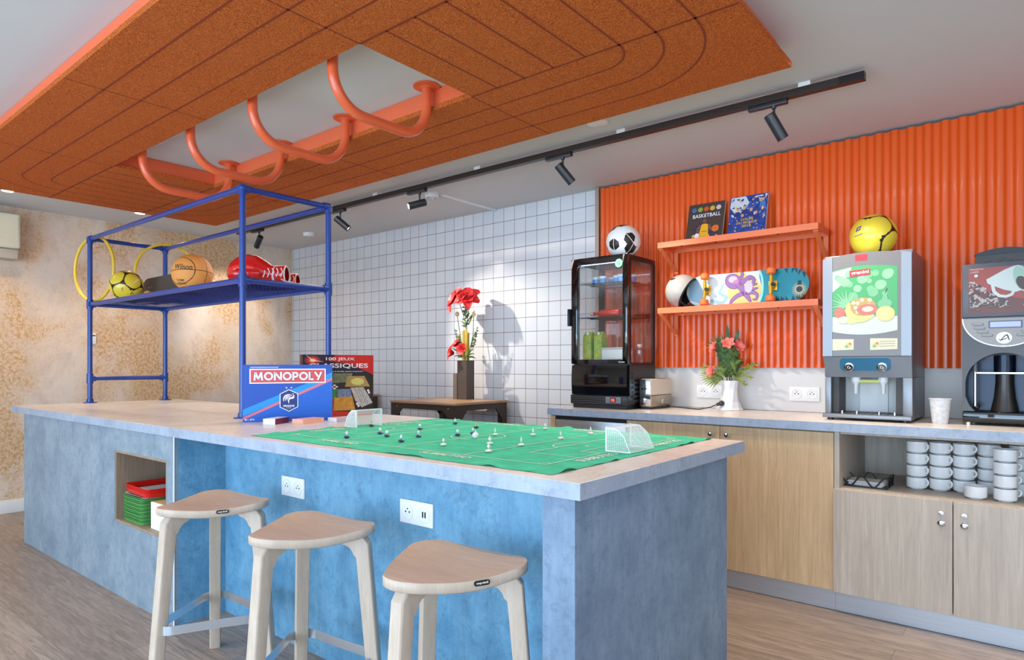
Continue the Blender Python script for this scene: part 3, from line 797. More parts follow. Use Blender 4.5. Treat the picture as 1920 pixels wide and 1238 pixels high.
for i, (x, y) in enumerate(((-2.265, 3.60), (-2.195, 3.62))):
    t = thing('juice_carton', 'green and yellow juice carton at lower left of fridge, ' + ('against the left glass' if i == 0 else 'right of its twin'), 'carton', (x, y, 1.187), 0, 'juice cartons in the fridge')
    def jc(b):
        b.box(-.030, .030, -.033, .033, 0, .17, M_juice)
        b.add([(-.03, -.033, .17), (.03, -.033, .17), (.03, .033, .17), (-.03, .033, .17), (-.03, 0, .2), (.03, 0, .2)], [(0, 1, 5, 4), (2, 3, 4, 5), (0, 4, 3), (1, 2, 5)], M_juice)
    pt('carton', t, jc)
    pt('cap', t, lambda b: (b.__setattr__('X', Matrix.Translation((0, -.02, .178))), b.lathe([(.010, 0), (.010, .018), (0, .018)], M_wplast, 14)))
tag(pt('food_box', None, lambda b: (b.box(-.075, .075, -.06, .06, 0, .085, M_wplast, .004), b.box(-.078, .078, -.063, .063, .0855, .094, M_white, .003))), 'white plastic food box at the bottom of the fridge', 'box').location = (-2.075, 3.62, 1.187)
M_clr = glass_mat('jar glass', (235, 240, 245), .2)
for x, y, lb, h, mm in ((-1.955, 3.70, 'clear glass jar with white lid behind fridge side glass', .10, M_wplast), (-1.955, 3.58, 'small bottle with blue cap at the fridge front corner', .09, mat('blue cap', (50, 70, 200), .4))):
    t = thing('glass_jar', lb, 'jar', (x, y, 1.187))
    pt('jar', t, lambda b: b.lathe([(.02, 0), (.022, .004), (.022, h - .02), (.014, h - .01), (.014, h)], M_clr, 20))
    pt('lid', t, lambda b: b.lathe([(.016, h), (.016, h + .016), (0, h + .016)], mm, 18))

# ------------------------------------------------------------------ toaster
T = thing('toaster', 'cream and steel toaster between display fridge and white flower vase', 'toaster', (-1.866, 3.74, HC))
M_cream = mat('cream enamel', (222, 208, 188), .35); M_tsteel = mat('warm steel', (176, 160, 140), .3, .8)
pt('body', T, lambda b: (b.box(-.030, .044, -.14, .14, .085, .186, M_cream, .008, 3), b.box(-.030, .044, -.14, .14, .014, .0845, M_tsteel, .006)))
def te(b):
    b.box(-.042, -.0305, -.14, .14, .014, .18, M_black, .004); b.box(-.030, .042, -.150, -.1405, .02, .182, M_chrome, .004)
    b.X = frame((-.002, -.150, .055), (1, 0, 0), (0, 0, 1)); b.lathe([(.016, 0), (.016, .006), (.010, .008), (0, .008)], M_chrome, 20)
pt('end_panel', T, te)
pt('lever', T, lambda b: b.box(-.012, .012, -.165, -.1505, .12, .132, M_black, .003))
pt('dial', T, lambda b: (b.__setattr__('X', frame((.044, .0, .045), (0, 1, 0), (0, 0, 1))), b.lathe([(.017, 0), (.017, .004), (.012, .007), (0, .007)], M_chrome, 20)))
pt('slot', T, lambda b: b.box(-.005, .018, -.11, .11, .1855, .1868, M_black))
pt('feet', T, lambda b: b.box(-.034, .038, -.13, .13, 0, .014, M_black))
def cord(b):
    b.tube([(.03, .10, .02), (.10, .02, .012), (.19, .06, .004), (.28, .02, .004), (.345, .03, .018), (.375, .05, .034)], .0035, M_dark, 8)
    b.tube([(.375, .05, .034), (.395, .06, .040)], .010, M_dark, 10); b.ball((.40, .063, .042), .017, M_dark, 14, 8)
pt('power_cord', T, cord)

# ------------------------------------------------------------------ juice dispenser
T = thing('juice_dispenser', 'steel juice dispenser with lit fruit picture standing on back counter', 'juice dispenser', (-.64, 3.7, HC))
JX0, JX1, JY0, JY1 = -.830, -.449, 3.490, 3.945
M_jst = mat('satin steel case', (140, 142, 146), .42, .75)
M_jdark = mat('dark grey front panel', (112, 108, 106), .3)
def jb(b):
    b.box(JX0, JX1, JY0 + .04, JY1, 1.112, 1.716, M_jst, .004)
    b.box(JX0, JX1, JY0 + .22, JY1, HC + .012, 1.112, M_jst)
    b.box(JX0 + .004, JX0 + .032, JY0 + .03, JY0 + .22, .93, 1.112, M_jst, .003); b.box(JX1 - .04, JX1, JY0 + .03, JY0 + .22, .93, 1.112, M_jst, .003)
pt('case', T, jb, world=True)
def jd(b):
    def dome(x): return 1.716 - .020 * ((x + .64) / .19) ** 2
    b.X = FRONT(JY0 + .04)
    def shape(x0, x1, z0, m, h):
        xs = [x0 + (x1 - x0) * i / 12 for i in range(13)]
        b.prism([(x0, z0), (x1, z0)] + [(x, dome(x)) for x in xs[::-1]], -.002, h, m)
    shape(JX0, JX0 + .044, 1.215, M_jst, .040); shape(JX1 - .042, JX1, 1.215, M_jst, .040); shape(JX0 + .0445, JX1 - .0425, 1.215, M_jdark, .037)
D = pt('door', T, jd, world=True)
def fitc(o): o.location = (0, 0, 0); return o
# picture on the door
M_p = lambda n, c, e=.0: mat(n, [v * .80 for v in c], .35, emit=e * .35)
Pg, Pg2, Pg3, Pw = M_p('print green', (86, 186, 110), .22), M_p('print light green', (138, 208, 150), .25), M_p('print pale leaf', (164, 222, 168), .25), M_p('print white haze', (232, 238, 228), .28)
Pyel, Pyel2, Pred, Ppal, Ptan = M_p('print banana', (244, 228, 140), .2), M_p('print lemon', (240, 232, 150), .2), M_p('print melon red', (230, 128, 108), .2), M_p('print cream', (250, 240, 200), .2), M_p('print pineapple', (214, 178, 96), .2)
def pic(b):
    b.X = FRONT(JY0 + .0022)
    x0, x1 = -.787, -.506
    tp = lambda x: 1.652 - .9 * (x + .6465) ** 2; bt = lambda x: 1.318 + .9 * (x + .6465) ** 2
    xs = [x0 + (x1 - x0) * i / 16 for i in range(17)]
    b.fill([(x, bt(x)) for x in xs] + [(x, tp(x)) for x in xs[::-1]], Pg)
    b.fill([(x, bt(x)) for x in xs] + [(x1, 1.402), (x0, 1.408)], Pw, .0003)
    rr = random.Random(3)
    b.fill([(x0, 1.53), (x0, tp(x0) - .004), (-.70, tp(-.70) - .002), (-.74, 1.57)], Pw, .0003)
    for i in range(20):
        cx, cz, r = rr.uniform(-.765, -.53), rr.uniform(1.50, 1.62), rr.uniform(.010, .024); b.fill(circ(r, 18, cx, cz), (Pg2, Pg3)[i % 2], .0004 + i * .00002)
    for i in range(11):
        a = R(60 + i * 16); b.stroke([(-.722, 1.465), (-.722 + .075 * cos(a), 1.465 + .07 * sin(a))], [.012, .002], (Pg3, Pg2)[i % 2], .001 + i * .00003)
    b.fill(circ(.06, 26, -.655, 1.452, ry=.046), Ptan, .0014)
    for i in range(16): b.fill(circ(.009, 8, -.655 + rr.uniform(-.045, .045), 1.455 + rr.uniform(-.03, .03)), Ppal, .0015 + i * .00001)
    b.fill(circ(.046, 22, -.632, 1.438, ry=.027), Pred, .0018); b.fill(circ(.025, 18, -.630, 1.440, ry=.013), Ppal, .0019)
    b.fill(circ(.030, 20, -.558, 1.462, ry=.024), Pg2, .0016); b.fill([(-.572, 1.475), (-.544, 1.475), (-.552, 1.515), (-.562, 1.515)], Pg2, .0017); b.stroke([(-.557, 1.512), (-.548, 1.535)], .003, M_dark, .0018)
    b.fill(circ(.026, 20, -.752, 1.428), Pred, .0016)
    ban = [(-.715 + .06 * math.cos(a) * 1.0, 1.455 - .065 * math.sin(a)) for a in [pi * .0 + pi * i / 10 for i in range(11)]]
    b.stroke([(-.712, 1.475), (-.717, 1.44), (-.705, 1.410), (-.675, 1.393), (-.640, 1.395), (-.602, 1.410)], [.012, .026, .036, .036, .028, .010], Pyel, .0021)
    b.fill(circ(.040, 22, -.556, 1.415, ry=.036), Pyel, .0020); b.fill(circ(.031, 22, -.560, 1.413, ry=.029), Pyel2, .0021)
    for i in range(6): b.stroke([(-.560, 1.413), (-.560 + .027 * cos(i * pi / 3), 1.413 + .025 * sin(i * pi / 3))], .0016, Ppal, .0022)
    b.fill(circ(.026, 18, -.735, 1.392, ry=.018), Ppal, .0022); b.fill(circ(.02, 18, -.70, 1.385, ry=.014), Pyel2, .0023)
fitc(pt('picture', D, pic, world=True))
M_gr = mat('logo red', (214, 44, 50), .4); M_gt = mat('logo white', (250, 250, 250), .4)
def logo(b):
    b.X = FRONT(JY0 + .0022)
    b.X = b.X @ Matrix.Translation((-.664, 1.618, 0)) @ Matrix.Rotation(R(3), 4, 'Z')
    b.fill(rrect(-.045, .045, -.015, .015, .003), M_gr, .0026); b.text('granini', 0, -.001, .078, .020, M_gt, .003, .02)
fitc(pt('logo', D, logo, world=True))
def stk(b):
    b.X = FRONT(JY0 + .0022)
    for x0, x1 in ((-.787, -.691), (-.62, -.506)):
        b.fill([(x0, 1.243), (x1, 1.246), (x1, 1.297), (x0, 1.300)], Ppal, .0003)
        b.fill(circ(.014, 16, x0 + (.075 if x0 < -.7 else .025), 1.270, ry=.013), Pyel, .0006); b.fill(circ(.008, 12, x0 + (.065 if x0 < -.7 else .018), 1.262), Pg2, .0009); b.fill(circ(.006, 12, x0 + (.08 if x0 < -.7 else .03), 1.275), Pred, .001)
        if x0 > -.7:
            for i in range(3): b.stroke([(-.58, 1.283 - i * .011), (-.515, 1.284 - i * .011)], .002, M_jdark, .0006)
fitc(pt('sticker', D, stk, world=True))
fitc(pt('brand_badge', D, lambda b: (b.__setattr__('X', FRONT(JY0 + .0022)), b.fill(rrect(-.685, -.632, 1.676, 1.706, .003), M_gr, .0004)), world=True))
def bz(b):
    # tapered bezel under the door
    vs = [(JX0, JY0 + .005, 1.212), (JX1, JY0 + .005, 1.212), (JX1 - .002, JY0 + .03, 1.112), (JX0 + .012, JY0 + .03, 1.112), (JX0, JY0 + .045, 1.212), (JX1, JY0 + .045, 1.212), (JX1 - .002, JY0 + .045, 1.112), (JX0 + .012, JY0 + .045, 1.112)]
    b.add(vs, [(0, 1, 2, 3), (4, 7, 6, 5), (0, 4, 5, 1), (3, 2, 6, 7), (0, 3, 7, 4), (1, 5, 6, 2)], M_jst)
Z = pt('bezel', T, bz, world=True)
M_bp = mat('petrol glass panel', (58, 110, 138), .08, coat=.5)
def bp(b):
    b.X = frame((0, JY0 + .0155, 1.178), (1, 0, 0), (0, -.24, 1)); b.prism(rrect(-.754, -.535, -.034, .030, .018), 0, .006, M_bp)
fitc(pt('control_panel', Z, bp, world=True))
for x in (-.713, -.571):
    def bt(b):
        b.X = frame((x, JY0 + .0155, 1.162), (1, 0, 0), (0, -.24, 1)); b.lathe([(.022, .006), (.022, .009), (.017, .010), (.016, .0085), (0, .0085)], M_chrome, 24)
        b.stroke([(-.006, -.006), (-.006, .006), (.002, .006)], .003, M_white, .0092); b.stroke([(0, -.008), (.004, .002), (.008, -.006)], .003, M_white, .0092)
    fitc(pt('button', Z, bt, world=True))
M_jin = mat('pale recess lining', (206, 206, 200), .4)
pt('recess', T, lambda b: (b.box(JX0 + .05, JX1 - .06, JY0 + .205, JY0 + .218, .935, 1.11, M_jin), b.box(JX0 + .033, JX0 + .062, JY0 + .06, JY0 + .215, .935, 1.11, M_dark), b.box(JX1 - .072, JX1 - .041, JY0 + .06, JY0 + .215, .935, 1.11, M_dark), b.box(-.70, -.575, JY0 + .195, JY0 + .204, .935, 1.10, M_white)), world=True)
M_noz = mat('nozzle yellow green', (198, 206, 84), .4)
def nz(b):
    b.box(-.70, -.58, JY0 + .09, JY0 + .11, 1.085, 1.098, M_noz)
    for x in (-.70, -.58): b.lathe([(.022, .112), (.022, .09), (.010, .075), (.008, .03)][::-1], M_wplast, 16, (x, JY0 + .10, 1.0))
pt('nozzle', T, nz, world=True)
def dt(b):
    b.box(JX0, JX1, JY0 - .005, JY0 + .21, HC + .012, .932, M_jst, .004)
    for i in range(10): b.box(JX0 + .03 + i * .033, JX0 + .05 + i * .033, JY0 + .02, JY0 + .19, .932, .9335, M_dark)
pt('drip_tray', T, dt, world=True)
for x in (-.745, -.68, -.585, -.52): pt('tray_peg', T, lambda b: b.lathe([(.006, .932), (.006, .948), (0, .950)], M_chrome, 12, (x, JY0 + .015, 0)), world=True)
for x in (JX0 + .03, JX1 - .03):
    for y in (JY0 + .03, JY1 - .03): pt('foot', T, lambda b: b.lathe([(.015, HC), (.015, .913)], M_black, 12, (x, y, 0)), world=True)

# ------------------------------------------------------------------ paper cup
M_cup = mat('patterned paper cup', (226, 224, 222), .6, var=.14, vscale=60, rgb2=(200, 200, 202), detail=2)
T = tag(pt('paper_cup', None, lambda b: b.lathe([(.030, 0), (.031, .002), (.043, .112), (.0455, .114), (.0455, .118), (.0425, .118), (.030, .006), (0, .006)], M_cup, 32)), 'white paper cup with grey print between the two drinks machines', 'cup')
T.location = (-.347, 3.575, HC)

# ------------------------------------------------------------------ coffee machine
T = thing('coffee_machine', 'dark steel coffee machine with lit coffee bean picture at right edge of counter', 'coffee machine', (-.11, 3.75, HC))
CX, CY0, CY1 = -.111, 3.570, 3.93
x0, x1 = CX - .151, CX + .151
M_cst = mat('dark steel fascia', (64, 60, 58), .3, .75); M_cgr = mat('screen frame grey', (80, 84, 92), .4)
def arch(n=30):
    # recess outline, wide half ellipse
    return [(CX + .140 * cos(pi * i / n), 1.085 + .14 * sin(pi * i / n)) for i in range(n + 1)]
def cb(b):
    b.box(x0, x1, CY0 + .16, CY1, .963, 1.385, M_cst); b.box(x0, x1, CY0 + .01, CY1, .9125, .962, M_bgloss, .005)
    b.X = FRONT(CY0 + .16)
    A = arch()
    pts = [(x1, 1.085), (x1, 1.384), (x0, 1.384), (x0, 1.085)] + A[::-1]
    b.prism(pts, 0, .16, M_cst)
    # lower cheeks
    lo = [(CX - .140, 1.085), (CX - .140, 1.03), (CX - .125, .99), (CX - .105, .964), (x0, .964), (x0, 1.085)]
    b.prism(lo, 0, .16, M_cst); b.prism([(2 * CX - x, z) for x, z in lo], 0, .16, M_cst)
    b.X = Matrix.Identity(4)
    for x in (x0 + .02, x1 - .02):
        for y in (CY0 + .03, CY1 - .03): b.lathe([(.012, HC), (.012, .913)], M_chrome, 12, (x, y, 0))
pt('body', T, cb, world=True)
M_cb = mat('blue steel backplate', (14, 26, 44), .25, .4)
pt('backplate', T, lambda b: b.box(CX - .138, CX + .138, CY0 + .150, CY0 + .159, .965, 1.20, M_cb), world=True)
def sp(b):
    b.lathe([(.052, 0), (.040, .06), (.034, .13), (.034, .165)][::1], M_cst, 28, (CX, CY0 + .08, .9635)); b.lathe([(.040, 1.135), (.040, 1.215)], M_cb, 28, (CX, CY0 + .08, 0))
    b.box(CX - .10, CX + .12, CY0 + .028, CY0 + .034, 1.133, 1.139, M_chrome)
pt('spout', T, sp, world=True)
def wand(b):
    b.tube([(CX - .105, CY0 + .025, 1.215), (CX - .105, CY0 + .025, .985)], .006, M_chrome, 12); b.tube([(CX - .105, CY0 + .025, 1.215), (CX - .105, CY0 + .025, 1.14)], .010, M_cgr, 12)
    b.ball((CX - .100, CY0 + .03, .982), .013, M_black, 12, 8)
pt('steam_wand', T, wand, world=True)
M_cpl = mat('silver control plate', (140, 138, 136), .5, .2)
def cp(b):
    b.X = FRONT(CY0); b.prism([(CX + .1505 * cos(-pi * i / 30), 1.379 + .126 * sin(-pi * i / 30)) for i in range(31)], .0, .006, M_cpl)
    b.stroke([(CX + .1495 * cos(-pi * i / 30), 1.379 + .125 * sin(-pi * i / 30)) for i in range(31)], .003, M_chrome, .0064)
P = pt('control_plate', T, cp, world=True)
M_lcd = mat('blue display', (110, 120, 246), .4, emit=1.6)
fitc(pt('display', P, lambda b: (b.__setattr__('X', FRONT(CY0 - .006)), b.fill(rrect(-.166, -.047, 1.334, 1.367, .002), M_cgr, .0004), b.fill(rrect(-.160, -.053, 1.339, 1.362, .001), M_lcd, .0008)), world=True))
for s in (-1, 1):
    for i, (bx, bz_) in enumerate(((.094, 1.354), (.088, 1.337), (.076, 1.320), (.060, 1.304))):
        x = CX + s * (bx if s < 0 else bx + .004)
        fitc(pt('button', P, lambda b: (b.__setattr__('X', FRONT(CY0 - .006)), b.prism(rrect(x - .021, x + .021, bz_ - .005, bz_ + .005, .005), 0, .002, M_cgr), b.prism(rrect(x - .019, x + .019, bz_ - .0038, bz_ + .0042, .004), .002, .003, M_cpl)), world=True))
def lg(b):
    b.X = FRONT(CY0 - .006); b.fill(circ(.028, 30, CX, 1.291, ry=.0255), M_wplast, .0006)
    b.stroke(smooth([(CX - .022, 1.287), (CX - .012, 1.282), (CX + .002, 1.286), (CX + .017, 1.293)], 6), lerpw([.001, .004, .004, .001], 6), M_black, .0012)
    b.stroke(smooth([(CX - .013, 1.277), (CX - .002, 1.294), (CX + .010, 1.304), (CX + .014, 1.296), (CX + .019, 1.279)], 6), lerpw([.002, .004, .005, .005, .003], 6), M_black, .0014)
fitc(pt('emblem', P, lg, world=True))
def scr(b): b.box(x0, x1, CY0, CY0 + .05, 1.385, 1.626, M_cgr, .004); b.box(x0 + .005, x1 - .005, CY0 + .05, CY1, 1.3855, 1.60, M_black)
S = pt('screen_frame', T, scr, world=True)
Qo, Qb, Qk, Qc, Qg, Qd = M_p('print terracotta', (176, 74, 58), .15), M_p('print brown', (120, 62, 46), .12), M_p('print bean', (84, 58, 46), .05), M_p('print cup white', (222, 232, 226), .25), M_p('print cup green', (176, 214, 190), .2), M_p('print bean light', (196, 188, 180), .15)
def cpic(b):
    b.X = FRONT(CY0 - .0004)
    X0, X1, ZA, ZB = -.239, .017, 1.401, 1.606
    b.fill([(X0, ZA), (X1, ZA), (X1, ZB), (X0, ZB)], Qo); b.fill([(X0, ZA), (X1, ZA), (X1, 1.445), (X0, 1.505)], Qb, .0003)
    rr = random.Random(5)
    for i in range(150):
        t = rr.random() ** 1.4; x = X0 + .006 + t * .13; z = 1.43 + rr.random() * max(.01, (.125 - t * .10))
        a = rr.uniform(0, pi); c, s = cos(a), sin(a); r = rr.uniform(.005, .008)
        p = [(x + u * c - v * s, z + u * s + v * c) for u, v in circ(r, 9, ry=r * .65)]
        if min(q[0] for q in p) > X0 and min(q[1] for q in p) > ZA: b.fill(p, (Qk, Qd, Qk, Qd)[i % 4], .0006 + i * .000006); 
    for x, z in ((-.225, 1.425), (-.205, 1.418), (-.16, 1.432), (-.13, 1.446), (-.095, 1.43), (-.18, 1.44)): b.fill(circ(.010, 12, x, z, ry=.006), Qk, .0018); b.stroke([(x - .008, z), (x + .008, z + .001)], .001, Qd, .002)
    b.fill([(-.174, 1.552), (-.170, 1.534), (-.158, 1.527), (-.110, 1.502), (-.070, 1.490), (-.052, 1.496), (-.045, 1.600), (-.075, 1.605), (-.110, 1.590)], Qc, .002); b.fill([(.017, 1.43), (.017, 1.50), (-.03, 1.47), (-.045, 1.43)], Qd, .0012)
    b.fill([(-.052 + .026 * cos(a) * 1.0 - .012 * sin(a), 1.549 + .055 * sin(a)) for a in [2 * pi * i / 28 for i in range(28)]], Qg, .0022); b.fill([(-.048 + .020 * cos(a) - .008 * sin(a), 1.528 + .030 * sin(a)) for a in [2 * pi * i / 22 for i in range(22)]], Qk, .0024); b.stroke([(-.052 + .027 * cos(a) - .012 * sin(a), 1.549 + .056 * sin(a)) for a in [2 * pi * i / 28 for i in range(28)]], .003, Qc, .0025, True)
    b.stroke([(-.152, 1.526), (-.146, 1.496), (-.128, 1.477), (-.104, 1.472), (-.084, 1.480), (-.078, 1.494)], [.012, .013, .013, .012, .012, .012], Qc, .0021)
    b.text('MAISON', -.209, 1.600, .048, .006, Pw, .0026); b.text('CAFE', -.217, 1.588, .03, .008, Pw, .0026); b.fill(circ(.007, 14, -.211, 1.571), Pw, .0026)
fitc(pt('picture', S, cpic, world=True))
M_smoke = mat('smoked hopper', (40, 34, 32), .1, coat=.4)
def hop(b):
    b.X = FRONT(CY1 - .02)
    pts = [(CX - .105, 1.6265), (CX + .105, 1.6265), (CX + .108, 1.676)] + [(CX + .108 - .216 * i / 10, 1.676 + .022 * sin(pi * i / 10)) for i in range(1, 10)] + [(CX - .108, 1.676)]
    b.prism(pts, 0, .25, M_smoke)
    b.prism([(CX - .112, 1.674)] + [(CX - .112 + .224 * i / 10, 1.680 + .022 * sin(pi * i / 10)) for i in range(11)] + [(CX + .112, 1.674)], -.001, .256, M_black)
H = pt('bean_hopper', T, hop, world=True)
def hb(b):
    rr = random.Random(2); b.X = FRONT(CY1 - .272)
    for i in range(60):
        t = rr.random(); x = CX - .085 + t * .15; z = 1.632 + rr.random() * (.030 * sin(pi * t)); b.fill(circ(.0045, 8, x, z, ry=.003), (M_dark, Qk)[i % 2], .0006 + i * .00001)
fitc(pt('beans', H, hb, world=True))
# ------------------------------------------------------------------ orange wall shelves
SX0, SX1, SYF, SYB = -1.822, -.898, 3.680, 3.924
def shelf(z, label):
    t = thing('wall_shelf', label, 'shelf', ((SX0 + SX1) / 2, SYB, z), 0, 'orange mesh wall shelves')
    def lip(b):
        b.box(SX0, SX1, SYF, SYF + .003, z - .034, z, M_oshelf); b.box(SX0, SX0 + .003, SYF + .003, SYB, z - .034, z, M_oshelf); b.box(SX1 - .003, SX1, SYF + .003, SYB, z - .034, z, M_oshelf)
        b.box(SX0, SX1, SYB - .004, SYB, z - .034, z, M_oshelf); b.box(SX0 + .003, SX1 - .003, SYF + .003, SYF + .025, z - .034, z - .031, M_oshelf)
    pt('lip', t, lip, world=True)
    pt('mesh_top', t, lambda b: mesh_shelf(b, SX0 + .003, SX1 - .003, SYF + .003, SYB - .004, z - .0045, .045, .020, .0032, .0025, M_oshelf), world=True, recalc=False)
    for x in (SX0 + .012, SX1 - .018):
        def br(b):
            w = .013
            b.box(x - w, x + w, SYB - .004, SYB, z - .165, z - .034, M_oshelf)
            b.add([(x - w, SYF + .02, z - .035), (x + w, SYF + .02, z - .035), (x + w, SYB - .004, z - .150), (x - w, SYB - .004, z - .150), (x - w, SYF + .02, z - .041), (x + w, SYF + .02, z - .041), (x + w, SYB - .004, z - .156), (x - w, SYB - .004, z - .156)], [(0, 1, 2, 3), (7, 6, 5, 4), (0, 4, 5, 1), (2, 6, 7, 3), (1, 5, 6, 2), (0, 3, 7, 4)], M_oshelf)
        pt('bracket', t, br, world=True)
    for k in range(4):
        x = SX0 + (.155, .365, .50, .72)[k] * (SX1 - SX0) / .93
        pt('screw', t, lambda b: b.ball((x, SYF + .014, z - .035), .006, M_black, 10, 6, (1, 1, .6)), world=True)
    return t
shelf(1.927, 'upper orange mesh shelf on corrugated wall holding two sports books')
shelf(1.523, 'lower orange mesh shelf on corrugated wall holding helmet and octopus skateboard')
# books: local frame x right, z up, leaning back
def book(x, w, h, label, rz=0.):
    t = thing('sports_book', label, 'book', (x, 3.832, 1.9275), rz, 'sports books on the top shelf')
    t.rotation_euler[0] = R(-15); return t
C_navy = mat('print navy', (28, 40, 104), .4, var=.55, vscale=36, rgb2=(60, 88, 176)); C_page = mat('book pages', (226, 220, 206), .7)
C_dk = mat('print charcoal', (74, 60, 54), .4); C_yel = mat('print jersey yellow', (240, 176, 34), .4); C_skin = mat('print brown skin', (124, 78, 56), .5)
C_pur = mat('print purple crowd', (82, 58, 104), .5, var=.6, vscale=60, rgb2=(30, 22, 34)); C_wht = mat('print white', (236, 236, 240), .4); C_gold = mat('print gold', (214, 176, 84), .4); C_org = mat('print orange', (232, 120, 40), .4)
def cover(b, w, h, m):
    b.box(-w / 2, w / 2, 0, .016, 0, h, m); b.box(-w / 2 + .002, w / 2 + .0004, .002, .014, .002, h + .0004, C_page)
B1 = book(-1.594, .236, .262, 'charcoal basketball book with yellow-shirted player on left of upper shelf')
pt('cover', B1, lambda b: cover(b, .232, .262, C_dk))
def art1(b):
    b.X = FRONT(-.0006); rr = random.Random(1)
    for i in range(46):
        a = rr.uniform(0, pi); q = rr.uniform(.2, 1); b.fill(circ(rr.uniform(.007, .016), 9, .0 + .095 * q * cos(a), .065 + .09 * q * sin(a) - .02), (C_pur, C_dk, C_pur)[i % 3], .0002 + i * .000008)
    for i in range(10): b.fill(circ(rr.uniform(.006, .012), 8, rr.uniform(-.1, .1), rr.uniform(.01, .06)), (C_wht, C_pur, C_gold)[i % 3], .0007 + i * .00001)
    b.fill([(-.048, .002), (-.062, .05), (-.040, .072), (-.032, .055), (-.024, .002)], C_wht, .0010); b.fill([(.052, .002), (.03, .05), (.01, .05), (.015, .002)], C_wht, .0010)
    b.fill([(-.034, .002), (-.03, .06), (-.022, .115), (-.008, .122), (.008, .122), (.024, .112), (.026, .06), (.045, .002)], C_yel, .0012)
    b.stroke([(-.026, .113), (-.044, .088), (-.040, .060)], [.018, .015, .012], C_skin, .0013); b.stroke([(.026, .110), (.044, .080), (.058, .072)], [.018, .014, .011], C_skin, .0013)
    b.fill(circ(.0125, 18, -.002, .138, ry=.017), C_skin, .0014); b.fill([(-.008, .122), (.006, .122), (.004, .134), (-.006, .134)], C_skin, .00135); b.stroke([(-.009, .128), (-.002, .121), (.005, .128)], .004, M_black, .0015); b.stroke([(-.008, .143), (-.004, .1425)], .002, M_black, .0015); b.stroke([(.000, .1425), (.004, .143)], .002, M_black, .0015)
    b.stroke([(-.018, .07), (.018, .07)], .003, C_pur, .0014); b.fill(circ(.022, 22, .070, .083), C_org, .0015); b.stroke([(.049, .086), (.070, .080), (.091, .086)], .0015, M_black, .0016); b.stroke([(.068, .061), (.072, .083), (.070, .105)], .0015, M_black, .0016)
    for i, c in enumerate(((70, 120, 176), (150, 186, 60), (226, 96, 36), (240, 190, 70), (206, 206, 220))):
        m = mat('print disc %d' % i, c, .4); b.fill(circ(.0155, 20, -.078 + i * .039, .222), m, .0006); b.stroke(circ(.009, 14, -.078 + i * .039, .222), .0022, C_dk if i != 4 else C_org, .0008, True)
fitc(pt('cover_art', B1, art1))
pt('lettering', B1, lambda b: (b.__setattr__('X', FRONT(-.0006)), b.text('BASKETBALL', .006, .178, .178, .025, C_wht, .0018, .01)))
B2 = book(-1.334, .222, .266, 'navy world cup book with gold lettering on right of upper shelf')
pt('cover', B2, lambda b: cover(b, .222, .268, C_navy))
def art2(b):
    b.X = FRONT(-.0006); rr = random.Random(11)
    cl = [mat('print celebration %d' % i, c, .45) for i, c in enumerate(((206, 214, 226), (238, 208, 116), (214, 160, 140), (40, 52, 120), (70, 120, 200), (96, 66, 90), (200, 176, 70)))]
    b.fill([(-.109, .20), (-.105, .265), (-.02, .265), (.005, .22), (-.03, .16), (-.07, .15)], cl[0], .0002)
    for i in range(150):
        x, z = rr.uniform(-.105, .105), rr.uniform(.005, .26)
        if .075 < z < .12 and abs(x) < .07 and i % 3: continue
        up = z > .125; a = rr.uniform(0, pi); r = rr.uniform(.004, .013 if up else .007)
        p = [(min(.109, max(-.109, x + u * cos(a) - v * sin(a))), min(.265, max(.002, z + u * sin(a) + v * cos(a)))) for u, v in circ(r, 8, ry=r * .5)]
        b.fill(p, cl[(i * 3 + (0 if up else 4)) % 7] if up or i % 3 == 0 else cl[3 + i % 2], .0004 + i * .000008)
    for x, z in ((-.06, .18), (-.02, .19), (.02, .175), (.05, .15), (-.03, .14), (.085, .23)):
        b.fill(circ(.009, 12, x, z, ry=.011), cl[2], .002); b.stroke([(x - .008, z + .008), (x, z + .012), (x + .008, z + .008)], .005, cl[5], .0022); b.fill([(x - .018, z - .045), (x - .014, z - .014), (x + .014, z - .014), (x + .018, z - .045)], cl[(3, 4, 3, 0, 1, 3)[int(abs(x * 1000)) % 6]], .0019)
fitc(pt('cover_art', B2, art2))
def let2(b):
    b.X = FRONT(-.0006)
    b.text('COUPE', .0, .112, .075, .016, C_gold, .0030, .02); b.text('DU MONDE', .0, .092, .120, .016, C_gold, .0030, .02); b.text('2018', .0, .070, .055, .018, C_gold, .0030, .02)
    b.text('LE LIVRE D\'OR', .0, .026, .10, .010, C_wht, .0030, .01); b.stroke([(.045, .252), (.085, .252)], .006, C_wht, .003)
pt('lettering', B2, let2)

# helmet: shell cut open towards the right, dark liner inside
T = thing('skate_helmet', 'pale grey skate helmet with dark liner left of the octopus skateboard', 'helmet', (-1.700, 3.785, 1.627))
M_hel = mat('pale grey helmet shell', (178, 172, 164), .4, coat=.15); M_lin = mat('helmet liner', (34, 28, 26), .8)
ax = Vector((.86, .16, -.46)).normalized()
def shellpts(rx, ry, rz, cut, seg=36, rings=14):
    q = ax.to_track_quat('Z', 'Y').to_matrix(); vs = []
    t0 = math.acos(cut)
    for j in range(rings + 1):
        t = t0 + (pi - t0) * j / rings
        for i in range(seg):
            a = 2 * pi * i / seg; d = q @ Vector((sin(t) * cos(a), sin(t) * sin(a), cos(t)))
            vs.append((d.x * rx, d.y * ry, d.z * rz))
    return vs, [(j * seg + i, j * seg + (i + 1) % seg, (j + 1) * seg + (i + 1) % seg, (j + 1) * seg + i) for j in range(rings) for i in range(seg)], seg
def hsh(b):
    v, f, s = shellpts(.108, .118, .104, .30); b.add(v, f, M_hel)
pt('shell', T, hsh)
pt('liner', T, lambda b: (lambda q: b.add(q[0], q[1], M_lin))(shellpts(.098, .108, .094, .30)))
